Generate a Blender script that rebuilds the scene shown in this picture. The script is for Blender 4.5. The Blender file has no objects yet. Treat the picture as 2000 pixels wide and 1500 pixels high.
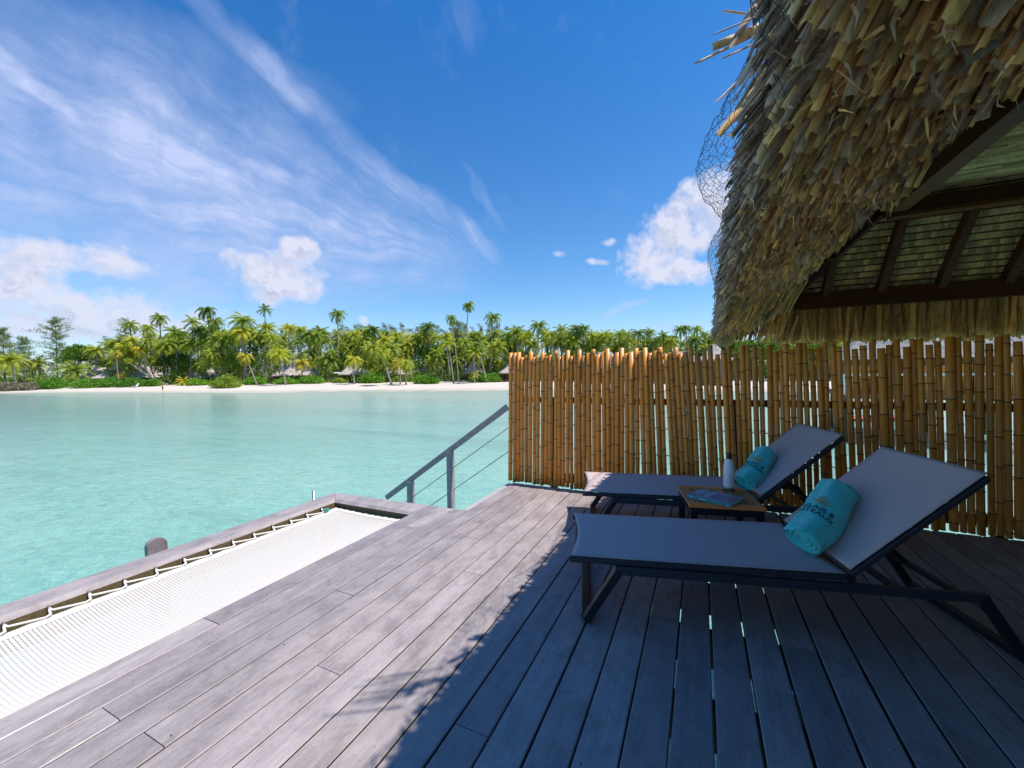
import bpy, bmesh, math, random
from mathutils import Vector, Matrix, noise as mnoise
random.seed(7)
SC = bpy.context.scene
COL = SC.collection
R = math.radians

# ------------------------------------------------------------------ camera
FPX, YAW, PITCH, ROLL, EYE = 788.3, 0.4370, 0.0291, -0.0139, 1.25
def _cam_axes():
    cy, sy = math.cos(YAW), math.sin(YAW); cp, sp = math.cos(PITCH), math.sin(PITCH)
    right = Vector((cy, sy, 0)); fh = Vector((-sy, cy, 0)); z = Vector((0, 0, 1))
    fwd = cp*fh - sp*z; up = sp*fh + cp*z
    cr, sr = math.cos(ROLL), math.sin(ROLL)
    return cr*right + sr*up, -sr*right + cr*up, fwd
CR, CU, CF = _cam_axes()
cam_data = bpy.data.cameras.new('camera'); cam = bpy.data.objects.new('camera', cam_data); COL.objects.link(cam)
M = Matrix(((CR.x, CU.x, -CF.x, 0), (CR.y, CU.y, -CF.y, 0), (CR.z, CU.z, -CF.z, EYE), (0, 0, 0, 1)))
cam.matrix_world = M
cam_data.sensor_width = 36; cam_data.lens = FPX/2000*36; cam_data.clip_start = 0.05; cam_data.clip_end = 8000
SC.camera = cam

# ------------------------------------------------------------------ light and exposure
SUN = Vector((0.50, 0.10, 1.0)).normalized()
sun_el = math.asin(SUN.z); sun_az = math.atan2(SUN.x, SUN.y)
sd = bpy.data.lights.new('sun', 'SUN'); so = bpy.data.objects.new('sun', sd); COL.objects.link(so)
sd.energy = 4.6; sd.angle = R(0.53); sd.color = (1.0, 0.94, 0.87)
so.rotation_euler = SUN.to_track_quat('Z', 'Y').to_euler()
SC.view_settings.view_transform = 'Standard'; SC.view_settings.look = 'None'
SC.view_settings.exposure = 0.33; SC.view_settings.gamma = 1.0; SC.view_settings.use_curve_mapping = False
SC.cycles.max_bounces = 10; SC.cycles.diffuse_bounces = 6; SC.cycles.glossy_bounces = 3
SC.cycles.transparent_max_bounces = 12; SC.cycles.transmission_bounces = 4
SC.cycles.use_adaptive_sampling = True; SC.cycles.caustics_reflective = False; SC.cycles.caustics_refractive = False
SC.cycles.use_denoising = True
W = bpy.data.worlds.new('World'); SC.world = W; W.use_nodes = True

class NT:
    """small helper to write node maths"""
    def __init__(s, tree): s.t = tree; s.n = tree.nodes; s.l = tree.links
    def new(s, typ, **kw):
        n = s.n.new(typ)
        for k, v in kw.items(): setattr(n, k, v)
        return n
    def put(s, sock, v):
        if hasattr(v, 'links') or isinstance(v, bpy.types.NodeSocket): s.l.new(v, sock)
        else: sock.default_value = v
    def m(s, op, a, b=None, c=None, clamp=False):
        n = s.new('ShaderNodeMath', operation=op, use_clamp=clamp)
        s.put(n.inputs[0], a)
        if b is not None: s.put(n.inputs[1], b)
        if c is not None: s.put(n.inputs[2], c)
        return n.outputs[0]
    def mixc(s, f, a, b, blend='MIX'):
        n = s.new('ShaderNodeMix', data_type='RGBA', blend_type=blend)
        s.put(n.inputs[0], f); s.put(n.inputs[6], a); s.put(n.inputs[7], b)
        return n.outputs[2]
    def ramp(s, f, stops, interp='LINEAR'):
        n = s.new('ShaderNodeValToRGB'); cr = n.color_ramp; cr.interpolation = interp
        while len(cr.elements) > 1: cr.elements.remove(cr.elements[-1])
        cr.elements[0].position = stops[0][0]; cr.elements[0].color = c4(stops[0][1])
        for p, c in stops[1:]:
            e = cr.elements.new(p); e.color = c4(c)
        s.put(n.inputs[0], f); return n.outputs[0]
    def noise(s, vec, scale, detail=4, rough=.55, dist=0, dim='3D', lac=2.0):
        n = s.new('ShaderNodeTexNoise', noise_dimensions=dim)
        if vec is not None: s.put(n.inputs['Vector'], vec)
        s.put(n.inputs['Scale'], scale); s.put(n.inputs['Detail'], detail); s.put(n.inputs['Roughness'], rough); s.put(n.inputs['Distortion'], dist)
        s.put(n.inputs['Lacunarity'], lac)
        return n.outputs[0]
    def map(s, vec, scale=(1, 1, 1), loc=(0, 0, 0), rot=(0, 0, 0)):
        n = s.new('ShaderNodeMapping'); s.put(n.inputs['Vector'], vec)
        n.inputs['Scale'].default_value = scale; s.put(n.inputs['Location'], loc); n.inputs['Rotation'].default_value = rot
        return n.outputs[0]
    def comb(s, x, y, z):
        n = s.new('ShaderNodeCombineXYZ'); s.put(n.inputs[0], x); s.put(n.inputs[1], y); s.put(n.inputs[2], z); return n.outputs[0]
    def sep(s, v):
        n = s.new('ShaderNodeSeparateXYZ'); s.put(n.inputs[0], v); return n.outputs
    def mr(s, v, a, b, c=0., d=1., interp='LINEAR'):
        n = s.new('ShaderNodeMapRange', interpolation_type=interp)
        s.put(n.inputs[0], v)
        for i, x in enumerate((a, b, c, d)): s.put(n.inputs[i+1], x)
        return n.outputs[0]
def c4(c): return (c, c, c, 1) if not hasattr(c, '__len__') else (tuple(c)+(1,))[:4]

def build_world():
    t = NT(W.node_tree); t.n.clear()
    out = t.new('ShaderNodeOutputWorld'); bg = t.new('ShaderNodeBackground')
    t.l.new(bg.outputs[0], out.inputs[0])
    sky = t.new('ShaderNodeTexSky', sky_type='NISHITA'); sky.sun_disc = False
    sky.sun_elevation = sun_el; sky.sun_rotation = sun_az; sky.altitude = 0; sky.air_density = 1.0; sky.dust_density = 0.35; sky.ozone_density = 3.0
    d = t.new('ShaderNodeTexCoord').outputs['Generated']
    x, y, z = t.sep(d)
    A = t.m('MULTIPLY', t.m('ARCTAN2', x, y), 57.2958)
    E = t.m('MULTIPLY', t.m('ARCSINE', z), 57.2958)
    # deepen the tropical blue a little
    hs = t.new('ShaderNodeHueSaturation'); t.l.new(sky.outputs[0], hs.inputs['Color'])
    hs.inputs['Saturation'].default_value = SKY_SAT; hs.inputs['Hue'].default_value = SKY_HUE; hs.inputs['Value'].default_value = SKY_VAL
    col = t.mixc(t.mr(E, 4, 42, 0.0, 1.0), SKY_LOW, SKY_HIGH)
    base = t.mixc(1.0, hs.outputs[0], col, 'MULTIPLY')
    # organic warp
    v0 = t.comb(A, E, 0)
    w1 = t.new('ShaderNodeTexNoise'); t.put(w1.inputs['Vector'], v0); w1.inputs['Scale'].default_value = .11; w1.inputs['Detail'].default_value = 3
    wx, wy, wz = t.sep(w1.outputs[1])
    A2 = t.m('ADD', A, t.m('MULTIPLY', t.m('SUBTRACT', wx, .5), 7.0)); E2 = t.m('ADD', E, t.m('MULTIPLY', t.m('SUBTRACT', wy, .5), 5.0))
    # streaks: the cirrus fan converges towards az -29, el 18
    dA = t.m('SUBTRACT', A2, -25.0); dE = t.m('SUBTRACT', E2, 13.0)
    ang = t.m('ARCTAN2', dE, t.m('MULTIPLY', dA, -1.0)); rad = t.m('SQRT', t.m('ADD', t.m('MULTIPLY', dA, dA), t.m('MULTIPLY', dE, dE)))
    sv = t.comb(t.m('MULTIPLY', ang, 9.0), t.m('MULTIPLY', rad, .055), 0)
    streak = t.noise(sv, 1.6, 8, .62, .35)
    fine = t.noise(t.comb(t.m('MULTIPLY', ang, 34.0), t.m('MULTIPLY', rad, .16), 3.0), 1.5, 5, .6, .6)
    cloudy = t.noise(v0, .16, 9, .62, .25)
    puff = t.noise(v0, .30, 10, .60, .15)
    def blob(a0, e0, L, Wd, rot, AA, EE):
        c, s = math.cos(R(rot)), math.sin(R(rot))
        da = t.m('SUBTRACT', AA, a0); de = t.m('SUBTRACT', EE, e0)
        u = t.m('DIVIDE', t.m('ADD', t.m('MULTIPLY', da, c), t.m('MULTIPLY', de, s)), L)
        v = t.m('DIVIDE', t.m('SUBTRACT', t.m('MULTIPLY', de, c), t.m('MULTIPLY', da, s)), Wd)
        r2 = t.m('ADD', t.m('MULTIPLY', u, u), t.m('MULTIPLY', v, v))
        return t.m('SUBTRACT', 1.0, r2, clamp=True)
    cir = None; cum = None
    for ty, a0, e0, L, Wd, rot, s in CLOUDS:
        if ty == 'C':
            g = t.m('MULTIPLY', blob(a0, e0, L, Wd, rot, A2, E2), s); cir = g if cir is None else t.m('ADD', cir, g)
        else:
            g = t.m('MULTIPLY', t.m('POWER', blob(a0, e0, L, Wd, rot, A, E), .6), s); cum = g if cum is None else t.m('MAXIMUM', cum, g)
    # thin veil elsewhere so that the sky outside the view goes on the same way
    veil = t.m('MULTIPLY', t.mr(cloudy, .55, .8, 0, 1, 'SMOOTHSTEP'), .12)
    tex = t.m('ADD', t.m('ADD', t.m('MULTIPLY', t.mr(streak, .30, .78, 0, 1, 'SMOOTHSTEP'), .42), t.m('MULTIPLY', t.mr(fine, .35, .75, 0, 1), .14)), .30)
    tex = t.m('MULTIPLY', tex, t.mr(cloudy, .25, .62, .35, 1.15))
    cirm = t.m('MULTIPLY', cir, tex, clamp=True)
    cirm = t.m('MAXIMUM', t.m('MULTIPLY', cirm, 1.0), veil)
    cumd = t.m('ADD', cum, t.m('MULTIPLY', t.m('SUBTRACT', puff, .5), 2.3))
    cumd = t.m('MULTIPLY', cumd, t.mr(cum, 0, .12))
    cumm = t.mr(cumd, .26, .98, 0, .93, 'SMOOTHSTEP')
    # self shading of the cumulus: a sample nearer the sun (upwards) is subtracted
    puff2 = t.noise(t.comb(t.m('ADD', A, .7), t.m('ADD', E, 1.1), 0), .30, 6, .60, .15)
    shade = t.mr(t.m('SUBTRACT', puff2, puff), -.05, .06, 1.0, .0)
    thick = t.mr(cumd, .6, 1.5, 0, 1)
    cumcol = t.mixc(t.m('MULTIPLY', thick, t.m('SUBTRACT', 1.0, shade)), CLOUD_WHITE, CLOUD_GREY)
    c1 = t.mixc(cirm, base, CIRRUS)
    c2 = t.mixc(cumm, c1, cumcol)
    # low haze towards the horizon
    hz = t.mr(E, 0, 9, .35, 0, 'SMOOTHSTEP')
    c3 = t.mixc(hz, c2, HORIZON)
    t.l.new(c3, bg.inputs['Color']); bg.inputs['Strength'].default_value = SKY_STRENGTH
    W.cycles.sampling_method = 'MANUAL'; W.cycles.sample_map_resolution = 512
SKY_STRENGTH = 0.14
SKY_SAT, SKY_HUE, SKY_VAL = 1.18, 0.495, 1.0
SKY_LOW = (0.80, 0.88, .98, 1); SKY_HIGH = (.30, .75, 1.08, 1)
k = .84/SKY_STRENGTH
CIRRUS = (.52*k, .62*k, .92*k, 1); CLOUD_WHITE = (.74*k, .76*k, .90*k, 1); CLOUD_GREY = (.38*k, .43*k, .62*k, 1); HORIZON = (.42*k, .60*k, .88*k, 1)
CLOUDS = [('C',-50.2,21.2,26.8,8.0,-15.4,0.85),
('C',-48.8,29.5,24.1,1.9,-28.8,0.55),
('C',-61.3,31.6,17.5,3.6,1.4,0.45),
('C',-70.0,20.5,17.8,11.9,-12.0,1.15),
('C',-52.0,16.5,22.0,7.0,-10.0,0.6),
('C',-29.8,18.8,5.5,1.5,-45.2,0.6),
('C',-74.8,25.7,3.7,1.3,-34.4,0.8),
('C',-28.6,23.2,5.6,0.8,-46.0,0.30),
('C',-31.0,40.2,2.8,2.7,-61.4,0.20),
('C',-9.0,8.2,4.3,0.8,11.6,0.9),
('C',-3.5,5.6,6.6,0.7,4.9,0.8),
('C',-59.5,13.7,24.0,2.9,-4.4,0.45),
('K',-54.7,11.6,6.3,3.8,-3.6,1.00),
('K',-52.1,15.2,2.9,2.1,-5.7,1.00),
('K',-59.3,12.9,1.8,1.7,-46.6,0.80),
('K',-75.3,8.9,5.4,2.9,-2.8,0.90),
('K',-70.2,7.5,7.9,2.1,0.7,0.80),
('K',-71.9,5.6,17.7,2.6,1.2,0.9),
('K',-76.0,11.0,12.0,2.6,4.0,0.8),
('C',-66.0,9.0,22.0,4.5,0.0,0.7),
('K',-2.0,17.6,10.8,5.0,34,1.00),
('K',-4.2,13.4,7.4,2.5,-15.8,1.00),
('K',-18.0,16.0,1.2,0.7,-8.9,0.70),
('K',-11.4,17.1,1.4,0.7,-10.1,0.60),
('K',-12.7,14.6,2.4,0.6,-10.2,0.80),
('K',-44.9,6.8,1.2,0.8,-58.0,0.70),
('K',-6.7,14.9,2.0,1.4,-14.8,0.90)]
build_world()

# ------------------------------------------------------------------ surveying: where a sight line meets a real surface
def sight(x, y):
    u = (x-1000)/FPX; v = (750-y)/FPX
    return CF + CR*u + CU*v
O0 = Vector((0, 0, EYE))
def on_z(x, y, z=0.):
    d = sight(x, y); return O0 + d*((z-EYE)/d.z)
def on_y(x, y, Y):
    d = sight(x, y); return O0 + d*(Y/d.y)
def on_x(x, y, X):
    d = sight(x, y); return O0 + d*(X/d.x)
def at_dist(x, y, D):
    d = sight(x, y); return O0 + d*(D/math.hypot(d.x, d.y))

# ------------------------------------------------------------------ mesh helpers
class MB:
    def __init__(s): s.v = []; s.f = []; s.m = []; s.c = []; s.cc = (1, 1, 1)
    def face(s, idx, mi=0): s.f.append(tuple(idx)); s.m.append(mi); s.c.append(s.cc)
    def add(s, vs, fs, mi=0):
        o = len(s.v); s.v.extend([tuple(v) for v in vs])
        for f in fs: s.face([o+i for i in f], mi)
    def box(s, a, b, mi=0, ch=0):
        (x0, y0, z0), (x1, y1, z1) = a, b
        s.add([(x0,y0,z0),(x1,y0,z0),(x1,y1,z0),(x0,y1,z0),(x0,y0,z1),(x1,y0,z1),(x1,y1,z1),(x0,y1,z1)],
              [(0,3,2,1),(4,5,6,7),(0,1,5,4),(1,2,6,5),(2,3,7,6),(3,0,4,7)], mi)
    def bar(s, p, q, w, h, up=(0, 0, 1), mi=0, ch=0.):
        p, q = Vector(p), Vector(q); d = (q-p).normalized(); up = Vector(up)
        sd_ = d.cross(up)
        if sd_.length < 1e-4: sd_ = d.cross(Vector((1, 0, 0)))
        sd_.normalize(); u = sd_.cross(d).normalized()
        if ch <= 0: prof = [(-w/2,-h/2),(w/2,-h/2),(w/2,h/2),(-w/2,h/2)]
        else: prof = [(-w/2+ch,-h/2),(w/2-ch,-h/2),(w/2,-h/2+ch),(w/2,h/2-ch),(w/2-ch,h/2),(-w/2+ch,h/2),(-w/2,h/2-ch),(-w/2,-h/2+ch)]
        n = len(prof); vs = [p+sd_*a+u*b for a, b in prof]+[q+sd_*a+u*b for a, b in prof]
        fs = [tuple(range(n))[::-1], tuple(range(n, 2*n))]+[(i, (i+1) % n, n+(i+1) % n, n+i) for i in range(n)]
        s.add(vs, fs, mi)
    def tube(s, pts, r, n=6, mi=0, cap=True):
        pts = [Vector(p) for p in pts]; k = len(pts); rs = r if hasattr(r, '__len__') else [r]*k
        o = len(s.v); ref = None
        for i in range(k):
            d = (pts[min(i+1, k-1)]-pts[max(i-1, 0)]).normalized()
            if ref is None:
                ref = d.cross(Vector((0, 0, 1)))
                if ref.length < 1e-3: ref = d.cross(Vector((1, 0, 0)))
            a = (ref - d*ref.dot(d)).normalized(); b = d.cross(a); ref = a
            for j in range(n):
                t = 2*math.pi*j/n; s.v.append(tuple(pts[i]+(a*math.cos(t)+b*math.sin(t))*rs[i]))
        for i in range(k-1):
            for j in range(n): s.face((o+i*n+j, o+i*n+(j+1) % n, o+(i+1)*n+(j+1) % n, o+(i+1)*n+j), mi)
        if cap: s.face([o+j for j in range(n)][::-1], mi); s.face([o+(k-1)*n+j for j in range(n)], mi)
    def lathe(s, prof, n=24, mi=0, c=(0, 0, 0)):
        o = len(s.v)
        for r, z in prof:
            for j in range(n):
                t = 2*math.pi*j/n; s.v.append((c[0]+r*math.cos(t), c[1]+r*math.sin(t), c[2]+z))
        for i in range(len(prof)-1):
            for j in range(n): s.face((o+i*n+j, o+i*n+(j+1) % n, o+(i+1)*n+(j+1) % n, o+(i+1)*n+j), mi)
    def grid(s, P, mi=0, close=False):
        o = len(s.v); a = len(P); b = len(P[0])
        for row in P: s.v.extend([tuple(p) for p in row])
        for i in range(a-1):
            for j in range(b-1): s.face((o+i*b+j, o+i*b+j+1, o+(i+1)*b+j+1, o+(i+1)*b+j), mi)
    def build(s, name, mats, parent=None, smooth=False, color=False, link=True, loc=None):
        me = bpy.data.meshes.new(name); me.from_pydata(s.v, [], s.f)
        mats = mats if isinstance(mats, (list, tuple)) else [mats]
        for m_ in mats: me.materials.append(m_)
        if len(mats) > 1: me.polygons.foreach_set('material_index', s.m)
        if smooth: me.polygons.foreach_set('use_smooth', [True]*len(s.f))
        if color:
            at = me.color_attributes.new('tint', 'FLOAT_COLOR', 'CORNER'); buf = []
            for f, c in zip(s.f, s.c): buf.extend((c[0], c[1], c[2], 1.)*len(f))
            at.data.foreach_set('color', buf)
        me.update(); ob = bpy.data.objects.new(name, me)
        if link: COL.objects.link(ob)
        if parent is not None: ob.parent = parent
        if loc is not None: ob.location = loc
        return ob
def tag(o, label=None, cat=None, group=None, kind=None):
    if label: o['label'] = label
    if cat: o['category'] = cat
    if group: o['group'] = group
    if kind: o['kind'] = kind
    return o
def empty(name, loc=(0, 0, 0), rz=0., label=None, cat=None, group=None):
    o = bpy.data.objects.new(name, None); COL.objects.link(o); o.location = loc; o.rotation_euler = (0, 0, rz); o.empty_display_size = .1
    return tag(o, label, cat, group)
def inst(src, parent=None, loc=None, rot=None, scale=None, name=None):
    o = src.copy(); COL.objects.link(o); o.parent = parent
    if name: o.name = name
    if loc is not None: o.location = loc
    if rot is not None: o.rotation_euler = rot
    if scale is not None: o.scale = scale
    return o
def mesh_obj(name, me, parent=None, loc=(0, 0, 0), rot=(0, 0, 0), scale=(1, 1, 1)):
    o = bpy.data.objects.new(name, me); COL.objects.link(o); o.parent = parent; o.location = loc; o.rotation_euler = rot; o.scale = scale
    return o
def sstep(a, b, x):
    t = max(0., min(1., (x-a)/(b-a))); return t*t*(3-2*t)
def lerp(a, b, t): return a+(b-a)*t
def interp(xs, ys, x):
    if x <= xs[0]: return ys[0]
    for i in range(len(xs)-1):
        if x <= xs[i+1]: return lerp(ys[i], ys[i+1], (x-xs[i])/(xs[i+1]-xs[i]))
    return ys[-1]

# ------------------------------------------------------------------ materials
def new_mat(name):
    m = bpy.data.materials.new(name); m.use_nodes = True; t = NT(m.node_tree)
    p = t.n['Principled BSDF']; return m, t, p
def bump(t, p, h, strength=.3, dist=.01):
    b = t.new('ShaderNodeBump'); t.put(b.inputs['Height'], h); b.inputs['Strength'].default_value = strength; b.inputs['Distance'].default_value = dist
    t.l.new(b.outputs[0], p.inputs['Normal']); return b
def simple(name, col, rough=.5, metal=0., var=.12, scale=30, bmp=0., spec=.5):
    m, t, p = new_mat(name); g = t.new('ShaderNodeTexCoord').outputs['Object']
    n = t.noise(g, scale, 5); c = t.mixc(n, [x*(1-var) for x in col]+[1], [min(1, x*(1+var)) for x in col]+[1])
    t.l.new(c, p.inputs['Base Color']); p.inputs['Roughness'].default_value = rough; p.inputs['Metallic'].default_value = metal
    p.inputs['Specular IOR Level'].default_value = spec
    if bmp: bump(t, p, n, bmp, .004)
    return m
def geo_pos(t): return t.new('ShaderNodeNewGeometry').outputs['Position']
def rnd(t): return t.new('ShaderNodeObjectInfo').outputs['Random']

def mat_deck():
    m, t, p = new_mat('weathered_deck_wood'); g = geo_pos(t); r = rnd(t)
    off = t.comb(t.m('MULTIPLY', r, 37.), t.m('MULTIPLY', r, 91.), 0.)
    va = t.new('ShaderNodeVectorMath', operation='ADD'); t.put(va.inputs[0], g); t.put(va.inputs[1], off); v = va.outputs[0]
    grain = t.noise(t.map(v, (90, 3.0, 20)), 1.0, 7, .65, .6)
    finer = t.noise(t.map(v, (260, 9, 60)), 1.0, 4, .6)
    blotch = t.noise(t.map(v, (7.5, 3.6, 3)), 1.0, 8, .66, .5)
    blot2 = t.noise(t.map(g, (1.1, .8, 1)), 1.0, 4, .6)
    c = t.ramp(grain, [(.22, (.19, .155, .145)), (.42, (.285, .243, .232)), (.58, (.335, .288, .276)), (.80, (.42, .368, .356))])
    c = t.mixc(t.mr(blotch, .40, .68, 0, .70), c, (.46, .405, .395, 1))
    c = t.mixc(t.mr(blotch, .47, .25, 0, .65), c, (.205, .178, .172, 1))
    bl3 = t.noise(t.map(v, (24, 2.6, 3), rot=(0, 0, .01)), 1.0, 7, .68, .4)
    c = t.mixc(t.mr(bl3, .50, .70, 0, .5), c, (.20, .165, .155, 1))
    c = t.mixc(t.mr(blot2, .4, .7, 0, .35), c, (.40, .36, .35, 1)); st5 = t.noise(t.map(g, (9, 6.5, 1)), 1.0, 9, .72, .9); c = t.mixc(t.mr(st5, .50, .32, 0, .5), c, (.17, .14, .13, 1)); c = t.mixc(t.mr(st5, .56, .72, 0, .35), c, (.52, .47, .46, 1))
    spk = t.noise(g, 210, 3, .7); c = t.mixc(t.mr(spk, .45, .75, 0, .30), c, (.17, .14, .13, 1)); spk2 = t.noise(t.map(g, (70, 45, 40)), 1, 4, .7); c = t.mixc(t.mr(spk2, .52, .75, 0, .35), c, (.52, .47, .455, 1))
    # plank to plank tone
    c = t.mixc(1.0, c, t.ramp(r, [(0, (.80, .79, .81)), (.5, (1, .98, .98)), (1, (1.12, 1.11, 1.13))]), 'MULTIPLY')
    # thin scratches and cracks
    cr = t.noise(t.map(v, (120, 1.1, 20), rot=(0, 0, .02)), 1.0, 3, .5, 1.2)
    c = t.mixc(t.mr(t.m('ABSOLUTE', t.m('SUBTRACT', cr, .5)), .0, .012, .45, 0), c, (.12, .10, .10, 1))
    sp = t.noise(t.map(v, (40, 26, 20)), 1.0, 2, .5)
    c = t.mixc(t.mr(sp, .73, .80, 0, .5), c, (.14, .12, .12, 1))
    t.l.new(c, p.inputs['Base Color'])
    t.put(p.inputs['Roughness'], t.mr(blotch, .35, .65, .36, .75)); p.inputs['Specular IOR Level'].default_value = .55
    bump(t, p, t.m('ADD', grain, t.m('MULTIPLY', finer, .5)), .35, .0015)
    return m
def wood(name, cols, rough=.6, sc=(2, 60, 60), axis_rand=True):
    m, t, p = new_mat(name); g = t.new('ShaderNodeTexCoord').outputs['Object']; r = rnd(t)
    va = t.new('ShaderNodeVectorMath', operation='ADD'); t.put(va.inputs[0], g); t.put(va.inputs[1], t.comb(t.m('MULTIPLY', r, 13.), t.m('MULTIPLY', r, 7.), 0.))
    n = t.noise(t.map(va.outputs[0], sc), 1, 6, .6, .5); c = t.ramp(n, [(.3, cols[0]), (.7, cols[1])])
    c = t.mixc(1.0, c, t.ramp(r, [(0, .88), (1, 1.1)]), 'MULTIPLY')
    t.l.new(c, p.inputs['Base Color']); p.inputs['Roughness'].default_value = rough; p.inputs['Specular IOR Level'].default_value = .22; bump(t, p, n, .25, .002); return m
def mat_bamboo():
    m, t, p = new_mat('golden_bamboo'); g = t.new('ShaderNodeTexCoord').outputs['Object']; r = rnd(t)
    va = t.new('ShaderNodeVectorMath', operation='ADD'); t.put(va.inputs[0], g); t.put(va.inputs[1], t.comb(t.m('MULTIPLY', r, 13.), 0., t.m('MULTIPLY', r, 17.)))
    n = t.noise(t.map(va.outputs[0], (70, 70, 3)), 1, 5, .6, .4); b = t.noise(t.map(va.outputs[0], (6, 6, 2.2)), 1, 5, .65)
    c = t.ramp(n, [(.25, (.69, .215, .022)), (.55, (.84, .325, .048)), (.8, (.88, .43, .10))])
    c = t.mixc(t.mr(b, .52, .72, 0, .7), c, (.52, .29, .12, 1)); c = t.mixc(t.mr(b, .44, .25, 0, .55), c, (.66, .17, .02, 1))
    c = t.mixc(1.0, c, t.ramp(r, [(0, (.80, .84, .95)), (.15, (.82, .80, .75)), (.5, (1, 1, 1)), (1, (1.12, 1.06, .95))]), 'MULTIPLY')
    t.l.new(c, p.inputs['Base Color']); p.inputs['Roughness'].default_value = .38; p.inputs['Specular IOR Level'].default_value = .45
    bump(t, p, n, .12, .002); return m
def mat_leaf_dry(name, a, b, cc, transl=.15):
    m, t, p = new_mat(name); g = geo_pos(t)
    att = t.new('ShaderNodeVertexColor', layer_name='tint').outputs[0]
    n = t.noise(t.map(g, (60, 60, 14)), 1, 5, .65, .5); b2 = t.noise(g, 14, 4)
    c = t.ramp(n, [(.25, a), (.55, b), (.8, cc)]); c = t.mixc(t.mr(b2, .5, .75, 0, .6), c, (.26, .17, .08, 1))
    c = t.mixc(1.0, c, att, 'MULTIPLY')
    r = rnd(t)
    t.l.new(c, p.inputs['Base Color']); p.inputs['Roughness'].default_value = .6; p.inputs['Specular IOR Level'].default_value = .3
    tr = t.new('ShaderNodeBsdfTranslucent'); t.l.new(c, tr.inputs[0]); mx = t.new('ShaderNodeMixShader'); mx.inputs[0].default_value = transl
    t.l.new(p.outputs[0], mx.inputs[1]); t.l.new(tr.outputs[0], mx.inputs[2]); t.l.new(mx.outputs[0], t.n['Material Output'].inputs[0])
    bump(t, p, n, .4, .002); return m
def mat_foliage(name, c0, c1, transl=.35, scale=.35):
    m, t, p = new_mat(name); g = geo_pos(t); r = rnd(t)
    n = t.noise(g, scale, 4, .7); n2 = t.noise(g, 3.0, 2)
    f = t.m('ADD', t.m('MULTIPLY', n, .6), t.m('MULTIPLY', n2, .4))
    c = t.ramp(f, [(.35, c0), (.65, c1)]); c = t.mixc(1.0, c, t.ramp(r, [(0, (.78, .85, .8)), (.5, (1, 1, 1)), (1, (1.25, 1.12, .9))]), 'MULTIPLY')
    t.l.new(c, p.inputs['Base Color']); p.inputs['Roughness'].default_value = .5; p.inputs['Specular IOR Level'].default_value = .4
    tr = t.new('ShaderNodeBsdfTranslucent'); t.l.new(c, tr.inputs[0]); mx = t.new('ShaderNodeMixShader'); mx.inputs[0].default_value = transl
    t.l.new(p.outputs[0], mx.inputs[1]); t.l.new(tr.outputs[0], mx.inputs[2]); t.l.new(mx.outputs[0], t.n['Material Output'].inputs[0]); return m

M_DECK = mat_deck(); M_BAM = mat_bamboo()
M_NODE = simple('bamboo_node_brown', (.20, .085, .03), .6)
M_CUT = simple('bamboo_cut_end', (.42, .30, .15), .8)
M_DARKWOOD = wood('dark_stained_timber', ((.045, .013, .005), (.11, .035, .013)), .55)
M_BEAMWOOD = wood('brown_timber', ((.11, .035, .010), (.21, .075, .022)), .6)
M_GREYTIMBER = wood('grey_painted_timber', ((.31, .295, .29), (.43, .41, .40)), .6)
M_JOIST = wood('wet_joist_timber', ((.035, .025, .016), (.07, .05, .03)), .7)
M_EDGE = wood('beam_side_brown', ((.10, .07, .035), (.18, .125, .06)), .7)
M_TEAK = wood('orange_teak', ((.80, .19, .045), (.92, .30, .085)), .45)
M_BLACK = simple('black_powder_coat', (.012, .013, .018), .42, 0, .2)
M_GREYFRAME = simple('anthracite_powder_coat', (.035, .037, .048), .40, 0, .1)
M_ROPE = simple('white_rope', (.72, .70, .64), .8, 0, .15, 200, .4)
M_NET = simple('white_net_cord', (.62, .58, .53), .75, 0, .06, 120)
M_HEM = simple('white_hem_webbing', (.66, .63, .58), .7, 0, .04, 80)
M_STEEL = simple('brushed_steel', (.42, .42, .44), .38, 1.0)
M_CABLE = simple('weathered_cable', (.42, .34, .20), .5, .3)
M_WIRE = simple('rusty_netting_wire', (.045, .045, .055), .5, .5)
M_LEAF = mat_leaf_dry('dry_pandanus_leaf', (.74, .40, .13), (.94, .62, .26), (.95, .78, .44))
M_LEAFG = mat_leaf_dry('grey_weathered_leaf', (.38, .25, .17), (.58, .42, .30), (.76, .60, .46))
M_FRINGE = mat_leaf_dry('fringe_leaf', (.62, .34, .10), (.82, .52, .19), (.90, .66, .30), .35)
M_SHING = mat_leaf_dry('ceiling_pandanus', (.62, .44, .18), (.80, .62, .30), (.90, .74, .42), .1)

# ------------------------------------------------------------------ sling fabric, towel, etc.
def mat_sling():
    m, t, p = new_mat('lilac_grey_sling_mesh'); g = t.new('ShaderNodeTexCoord').outputs['Object']
    n = t.noise(t.map(g, (500, 500, 500)), 1, 2); b = t.noise(g, 4, 3)
    c = t.mixc(n, (.52, .41, .40, 1), (.64, .515, .50, 1)); c = t.mixc(t.mr(b, .4, .7, 0, .25), c, (.58, .48, .455, 1))
    t.l.new(c, p.inputs['Base Color']); p.inputs['Roughness'].default_value = .75; p.inputs['Specular IOR Level'].default_value = .3
    bump(t, p, n, .3, .001)
    tp = t.new('ShaderNodeBsdfTransparent'); mx = t.new('ShaderNodeMixShader'); mx.inputs[0].default_value = .10
    t.l.new(p.outputs[0], mx.inputs[1]); t.l.new(tp.outputs[0], mx.inputs[2]); t.l.new(mx.outputs[0], t.n['Material Output'].inputs[0]); return m
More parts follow.
